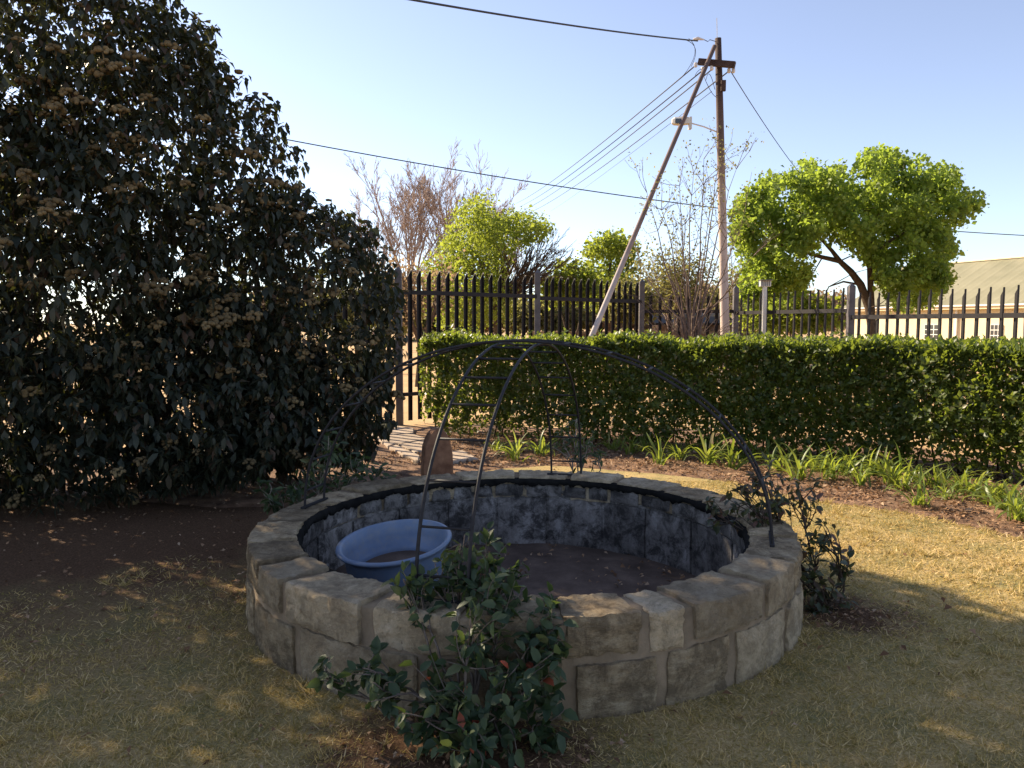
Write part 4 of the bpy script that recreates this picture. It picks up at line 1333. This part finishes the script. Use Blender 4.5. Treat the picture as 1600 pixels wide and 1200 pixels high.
def limb(pxs, r0, r1, Yo=0.0):
    pts = [at(x, y, TY + Yo) for x, y in pxs]
    polys.append((pts, [r0 + (r1 - r0) * k / (len(pts) - 1) for k in range(len(pts))], 3))
    return pts
limb([(1370, 590), (1366, 530), (1358, 480), (1345, 445), (1330, 425), (1312, 408), (1285, 402), (1250, 392), (1215, 380)], .17, .03)
limb([(1312, 408), (1300, 392), (1275, 365), (1255, 335)], .08, .02)
limb([(1362, 490), (1360, 440), (1358, 400), (1368, 350), (1385, 300), (1390, 270)], .11, .02)
limb([(1358, 400), (1400, 370), (1450, 345), (1495, 320)], .06, .015)
limb([(1360, 440), (1395, 425), (1440, 420)], .05, .012)
limb([(1345, 445), (1318, 440), (1295, 448), (1285, 470)], .04, .01)
limb([(1359, 420), (1335, 375), (1325, 330), (1315, 295)], .06, .015)
for k in range(420):
    e = Vector(CR[int(g.integers(0, len(CR)))])
    s0 = polys[int(g.integers(0, 7))][0]
    q = min(s0[2:], key=lambda p: (p - e).length)
    if (q - e).length > 1.6: continue
    m_ = (q + e) / 2 + Vector(g.normal(size=3)) * 0.15
    polys.append(([q, m_, e], [.022, .014, .006], 0))
wood(polys, 'trunk', M['bark'], t1, 0.006)

# T2: feathery tree in the middle, half leafed out, dense brown twigs
g = np.random.default_rng(43)
TY = 26.0
tb_ = at(776, 560, TY); tb_.z = 0
t2 = tree_empty('vase_shaped_tree', 'vase-shaped tree in the centre, lime leaves on the left and bare twigs on the right', tb_)
polys, tips = [], []
fork = at(776, 470, TY)
polys.append(([tb_ - Vector((0, 0, .1)), (tb_ + fork) / 2 + Vector((.05, 0, 0)), fork], [.2, .16, .13], 3))
for k in range(20):
    w = k * 2.4
    x = 786 + 105 * math.cos(w) * (0.5 + 0.5 * (k % 3) / 2)
    y = 360 + 38 * abs(math.cos(w)) + (k % 4) * 8
    tgt = at(x, y, TY + 1.6 * math.sin(w))
    grow(g, fork - Vector((0, 0, g.uniform(0, .3))), (tgt - fork).normalized(), (tgt - fork).length * 0.62, 0.06, 3, polys, tips, (3, 4), 0.42, 0.06, 0.52, 0.07, 0.62, 4, 0.3)
blobs = [b3(745, 338, 46, 34), b3(722, 385, 52, 40), b3(700, 435, 48, 36), b3(690, 480, 42, 26), b3(830, 440, 40, 30, .4), b3(770, 340, 34, 26, .5), b3(735, 425, 40, 36, -.6), b3(770, 440, 30, 30, -.4), b3(700, 465, 40, 22, .5), b3(680, 450, 36, 30, .5), b3(820, 352, 30, 14, .8), b3(850, 358, 18, 10), b3(750, 310, 24, 14)]
poly_crown(g, [(660, 440), (668, 405), (690, 390), (700, 355), (715, 332), (735, 310), (755, 305), (772, 318), (778, 342), (800, 335), (830, 336), (852, 346), (862, 360), (835, 374), (800, 388), (790, 420), (800, 470), (795, 500), (700, 508), (665, 492)], TY, 2.0, 1700, 13, 0.15, 0.08, M['lime'], t2, 0.38, 1.7, 0.12)
for k in range(16):
    tgt = at(g.uniform(810, 895), g.uniform(365, 450), TY + g.uniform(-1.5, 1.5))
    grow(g, fork - Vector((0, 0, g.uniform(0, .3))), (tgt - fork).normalized(), (tgt - fork).length * 0.60, 0.024, 4, polys, tips, (3, 3), 0.45, 0.05, 0.52, 0.08, 0.62, 4, 0.3)
wood(polys, 'trunk', M['bark'], t2, 0.007, (3, 3, 4, 5, 7))

# T3: tall bare trees far behind
def bare_tree(name, label, px, ytop, Y, wpx, seed, mat='barebark', lev=4, r0=.16, group=None, trunk_frac=0.22, n0=6, spread=0.5, leaf=None):
    g = np.random.default_rng(seed)
    b = at(px, 520, Y); b.z = 0
    top = at(px, ytop, Y).z
    t = tree_empty(name, label, b, group)
    polys, tips = [], []
    fk = b + Vector((g.normal() * .1, 0, top * trunk_frac))
    polys.append(([b - Vector((0, 0, .1)), fk], [r0, r0 * .8], 3))
    wm = wpx / 1200 * Y / 2
    for k in range(n0):
        w = k * 2.4 + seed
        e = b + Vector((math.cos(w) * wm * g.uniform(.25, .8), math.sin(w) * wm * .7, top * g.uniform(.72, .95)))
        grow(g, fk - Vector((0, 0, g.uniform(0, .1) * top * .1)), (e - fk).normalized(), (e - fk).length * .52, r0 * .45, lev, polys, tips, (3, 4), spread, .10, .58, .08, .6, 4, .25)
    wood(polys, 'trunk', M[mat], t, .009 * Y / 40, (3, 3, 3, 4, 5, 6))
    if leaf:
        tip_leaves(g, tips, leaf[0], leaf[1], leaf[2], 'crown', M[leaf[3]], t)
    return t
BT = 'bare trees far behind the fence'
bare_tree('bare_tree', 'tallest pale bare tree rising behind the right edge of the big bush', 640, 245, 45, 190, 51, group=BT, lev=5, n0=8)
bare_tree('bare_tree', 'pale bare tree directly left of and behind the vase-shaped tree', 712, 248, 47, 190, 52, group=BT, lev=5, n0=8)
bare_tree('bare_tree', 'low bare tree peeping out just right of the big bush', 585, 300, 44, 130, 53, group=BT, lev=5, n0=5)
bare_tree('bare_tree', 'hazy bare treetop showing above the vase-shaped tree', 780, 300, 52, 150, 54, group=BT, lev=5, n0=5)
bare_tree('brown_tree', 'brown twiggy tree with a thick dark trunk directly behind the fence', 655, 385, 19, 150, 55, 'bark', 3, .17, None, .28, 6, .5, (1500, .22, .09, 'brownleaf'))
bare_tree('thin_tree', 'thin brownish tree behind the fence left of the utility pole', 1050, 372, 30, 130, 57, 'barebark', 3, .10, None, .15, 7, .5, (5000, .28, .11, 'olive'))
bare_tree('thin_tree', 'low brownish tree behind the fence right of the utility pole', 1150, 405, 34, 90, 58, 'barebark', 3, .10, None, .15, 6, .5, (2500, .3, .11, 'olive'))
g = np.random.default_rng(61)
TY = 34.0
tb_ = at(952, 540, TY); tb_.z = 0
t4 = tree_empty('round_tree', 'small rounded olive green tree crossed by the strut pole', tb_)
blobs = [b3(950, 400, 34, 26), b3(935, 415, 26, 24), b3(975, 415, 30, 24), b3(955, 440, 38, 24), b3(960, 375, 18, 10), b3(940, 470, 30, 20), b3(980, 460, 30, 24)]
poly_crown(g, [(917, 385), (940, 372), (965, 365), (988, 382), (1002, 410), (998, 450), (965, 480), (925, 478), (912, 420)], TY, 1.4, 620, 13, .18, .12, M['lime'], t4, .4, .9)
mb = MB(); mb.tube([tb_, at(950, 450, TY), at(955, 390, TY)], [.12, .08, .03], 7); mb.build('trunk', M['bark'], t4, True)
# shrubs filling in under the trees, just behind the fence line and far
def shrub(name, label, px, py, Y, rx, rz, mat, seed, n=260, group=None, L=.14):
    global TY
    g = np.random.default_rng(seed)
    TY = Y
    b = at(px, 540, Y); b.z = 0
    t = empty(name, b); tag(t, label, 'shrub', group)
    bl_ = [b3(px, py, rx, rz), b3(px - rx * .5, py + rz * .35, rx * .6, rz * .7), b3(px + rx * .55, py + rz * .3, rx * .6, rz * .75)]
    blob_crown(g, bl_, n, 14, .16 if Y < 50 else .5, L, 'foliage', M[mat], t, .4, .05, .25)
    mb = MB()
    for k in range(4):
        e = Vector(bl_[k % 3][0])
        mb.tube([b + Vector((g.normal() * .1, 0, -.03)), (b + e) / 2 + Vector((g.normal() * .1, 0, 0)), e], [.04, .03, .012], 5)
    mb.build('stems', M['bark'], t, True)
shrub('shrub', 'dark green shrub below the twigs of the vase-shaped tree', 890, 440, 27, 45, 32, 'lime', 71)
shrub('shrub', 'pale green shrub behind the meter box and fence', 1235, 485, 26, 75, 34, 'lime', 72, 320)
shrub('shrub', 'green shrub far left behind the fence beside the big bush', 610, 470, 24, 40, 40, 'olive', 73)
shrub('shrub', 'olive shrub standing against the low brown wall', 985, 470, 28, 40, 30, 'olive', 74)
GD = 'far treeline on the horizon'
for j, (px, py, Y, rx, rz, mt) in enumerate([(540, 484, 70, 60, 26, 'olive'), (610, 490, 75, 60, 22, 'brownleaf'), (690, 490, 70, 60, 20, 'olive'), (770, 488, 78, 60, 22, 'brownleaf'), (850, 490, 70, 60, 20, 'olive'), (930, 486, 75, 60, 22, 'olive'), (1010, 480, 72, 65, 28, 'brownleaf'), (1090, 478, 68, 60, 30, 'brownleaf'), (1180, 482, 70, 60, 26, 'olive'), (1270, 484, 75, 60, 26, 'brownleaf'), (440, 486, 72, 60, 24, 'brownleaf'), (340, 486, 70, 60, 24, 'olive')]):
    shrub('distant_tree', 'distant low tree on the horizon, ' + ['third', 'fourth', 'fifth', 'sixth', 'seventh', 'eighth', 'ninth', 'tenth', 'eleventh', 'twelfth', 'second', 'first'][j] + ' from the left', px, py, Y, rx, rz, mt, 90 + j, 420, GD, .42)

# bare shrub with pale sprigs before the fence
g = np.random.default_rng(81)
sy = 14.2
sbase = at(1078, 540, sy); sbase.z = 0
bs = tree_empty('bare_shrub', 'bare multi-stemmed shrub with pale yellow-green sprigs left of the utility pole', sbase)
bs['category'] = 'shrub'
polys, tips = [], []
for (x, y) in [(1012, 300), (1035, 330), (1062, 290), (1082, 270), (1100, 250), (1125, 250), (1150, 262), (1165, 330), (1000, 410), (1175, 400), (1070, 350), (1110, 320), (1140, 350), (1045, 400)]:
    tgt = at(x, y, sy + g.normal() * .4)
    s0 = sbase + Vector((g.normal() * .1, g.normal() * .1, 0))
    s0.z = 0
    crown_ = at(1078 + (x - 1078) * .18, 500, sy)
    m_ = crown_ + (tgt - crown_) * .5 + Vector((g.normal() * .08 + (x - 1078) * .0012, 0, -.05))
    pts = []
    for k in range(8):
        t = k / 7
        pts.append(crown_ * (1 - t) ** 2 + m_ * 2 * t * (1 - t) + tgt * t * t + Vector(g.normal(size=3)) * .015)
    polys.append(([s0] + pts, [.026, .022] + [.019 * (1 - .8 * k / 7) for k in range(1, 8)], 2))
    for k in range(9):
        i_ = int(g.integers(2, 8))
        d = ((pts[i_] - pts[i_ - 1]).normalized() + Vector(g.normal(size=3)) * .55).normalized()
        grow(g, pts[i_], d, g.uniform(.25, .55), .007, 1, polys, tips, (2, 3), .6, .1, .6, .12, .6, 3)
for k in range(60):
    w = g.uniform(0, 6.28)
    e = sbase + Vector((math.cos(w) * g.uniform(.4, 1.3), math.sin(w) * .6, g.uniform(1.2, 2.1)))
    s0 = sbase + Vector((g.normal() * .12, g.normal() * .12, 1.0))
    polys.append(([s0, (s0 + e) / 2 + Vector((0, 0, g.normal() * .15)), e], [.008, .006, .003], 0))
M['twig'] = simple('brown_twig', [(0.3, (0.09, 0.06, 0.045)), (0.7, (0.20, 0.145, 0.115))], 14, 0.85, 0.3, 0.003, 90)
wood(polys, 'stems', M['twig'], bs, .003, (4, 4, 5))
hi = [t for t in tips if t[0].z > 3.2]
if hi: tip_leaves(g, hi, 900, .07, .05, 'sprigs', M['olive'], bs, .35)

# ------------------------------------------------------------------ grass blades, leaf litter
g = np.random.default_rng(101)
def lawn_ok(x, y):
    r = np.hypot(x - PC.x, y - PC.y); th = np.arctan2(y - PC.y, x - PC.x)
    lr = np.interp(th, lr_t, lr_v)
    return (r > RO + 0.012) & (r < lr - 0.01)
lr_t = np.linspace(-math.pi, math.pi, 1440)
lr_v = np.array([lawn_r(t) for t in lr_t])
N0 = 520000
yy = 1.35 + (g.uniform(0, 1, N0) ** 1.9) * 6.0
xx = g.uniform(-0.74, 0.74, N0) * (yy + 0.3)
bare = np.clip((np.hypot(xx + 3.4, yy - 6.4) - 2.1 + 0.5 * np.sin(xx * 5) * np.cos(yy * 4)) / 1.8, 0.0, 1)
ok = lawn_ok(xx, yy) & (g.uniform(0, 1, N0) < bare) & (g.uniform(0, 1, N0) < np.clip((np.hypot((xx + 0.18) / 1.1, (yy - 2.6) / .85) - 0.22) / 0.4, 0.06, 1))
ok &= g.uniform(0, 1, N0) < np.clip((np.hypot(xx - 1.76, yy - 3.95) - 0.14) / 0.25, 0.05, 1)
xx, yy, bare = xx[ok], yy[ok], bare[ok]
nb = len(xx)
tc_ = g.integers(0, nb, 700)                       # longer tufts the mower missed
tx = np.repeat(xx[tc_], 26) + g.normal(0, .016, 700 * 26)
ty = np.repeat(yy[tc_], 26) + g.normal(0, .016, 700 * 26)
kt = lawn_ok(tx, ty)
xx = np.concatenate([xx, tx[kt]]); yy = np.concatenate([yy, ty[kt]])
n = len(xx)
cl = np.array([mnoise.noise(Vector((float(a) * 1.6, float(b) * 1.6, 0))) for a, b in zip(xx[::8], yy[::8])])
cl = np.repeat(cl, 8)[:n]
if len(cl) < n: cl = np.pad(cl, (0, n - len(cl)))
Pp = np.stack([xx, yy, np.full(n, 0.026)], 1)
A = g.normal(size=(n, 3)) * 0.8; A[:, 2] = np.abs(A[:, 2]) * 0.35 + 0.14
A[nb:, 2] += 0.45
Nn = g.normal(size=(n, 3))
Ls = np.where(np.arange(n) < nb, 1.0, 1.5) * g.uniform(0.012, 0.036, n) * (0.85 + 0.1 * yy) * (1 + 0.7 * cl)
Ws = g.uniform(0.0011, 0.0021, n) * (0.7 + 0.28 * yy)
A = unit(A)
Bv = unit(np.cross(A, Nn))
V = np.stack([Pp - Bv * Ws[:, None], Pp + Bv * Ws[:, None], Pp + A * Ls[:, None]], 1).reshape(-1, 3)
F = np.arange(3 * n).reshape(-1, 3)
var = np.clip(0.62 + g.normal(0, .27, n) - cl * 0.45, 0, .999)
o = link('grass', np_mesh('grass', V, F, np.repeat(var, 3)), None, M['grass'])
tag(o, 'short half-dormant lawn grass, straw and green, around the pit', 'grass', None, 'stuff')
print('grass blades', n)
# litter
def scatter_litter(name, label, pts, Lr, z0, seed):
    g = np.random.default_rng(seed)
    n = len(pts)
    Pp = np.column_stack([pts, z0 + g.uniform(0.0, 0.02, n)])
    A = g.normal(size=(n, 3)); A[:, 2] *= .25
    Nn = g.normal(size=(n, 3)) * .35; Nn[:, 2] += 1
    Ls = g.uniform(Lr[0], Lr[1], n)
    o = link(name, leaf_mesh(name, Pp, A, Nn, Ls, Ls * g.uniform(.18, .4, n), g.uniform(0, .999, n), LEAF4, .5, .3), None, M['litter'])
    tag(o, label, 'dead leaves', None, 'stuff')
pts = []
while len(pts) < 9500:
    s = g.uniform(0, TOT); c, d = hpath(s); nrm = Vector((d.y, -d.x, 0))
    p = c + nrm * g.uniform(-.5, 2.2)
    r = math.hypot(p.x - PC.x, p.y - PC.y)
    if r < lawn_r(math.atan2(p.y - PC.y, p.x - PC.x)) - 0.03 and g.uniform() < .97: continue
    if r < RO + .05: continue
    pts.append((p.x, p.y))
scatter_litter('leaf_litter', 'brown dead leaves scattered over the flower bed soil', np.array(pts), (.02, .055), .03, 1)
pts = []
while len(pts) < 1500:
    x, y = g.uniform(-5, -.9), g.uniform(3.2, 8.5)
    if math.hypot(x - PC.x, y - PC.y) < RO + .03: continue
    if g.uniform() > math.exp(-((x + 2.7) ** 2 + (y - 6.2) ** 2) / 7): continue
    pts.append((x, y))
scatter_litter('leaf_litter', 'dark fallen leaves under the big bush and left of the pit', np.array(pts), (.012, .038), .034, 2)
pts = np.column_stack([g.uniform(-2.5, 3, 170), g.uniform(1.7, 5, 170)])
pts = pts[np.hypot(pts[:, 0] - PC.x, pts[:, 1] - PC.y) > RO + .03]
scatter_litter('leaf_litter', 'few dry leaves lying on the mown lawn around the pit', pts, (.02, .05), .045, 3)
pts = np.column_stack([g.normal(-.18, .32, 520), g.normal(2.5, .22, 520)])
pts = pts[np.hypot(pts[:, 0] - PC.x, pts[:, 1] - PC.y) > RO + .02]
scatter_litter('leaf_litter', 'dark leaf mulch under the leafy climber in front of the pit', pts, (.012, .034), .034, 5)
a_, r_ = g.uniform(0, 6.28, 420), 1.17 * g.uniform(0.05, 1, 420) ** 0.35
pts = np.column_stack([PC.x + r_ * np.cos(a_), PC.y + r_ * np.sin(a_)])
scatter_litter('leaf_litter', 'few brown leaves lying on the earth floor inside the pit', pts, (.015, .045), -.06, 6)
pts = np.column_stack([g.normal(1.78, .18, 300), g.normal(3.92, .15, 300)])
pts = pts[np.hypot(pts[:, 0] - PC.x, pts[:, 1] - PC.y) > RO + .02]
scatter_litter('leaf_litter', 'dark leaf mulch in the small bed right of the pit', pts, (.012, .034), .034, 4)
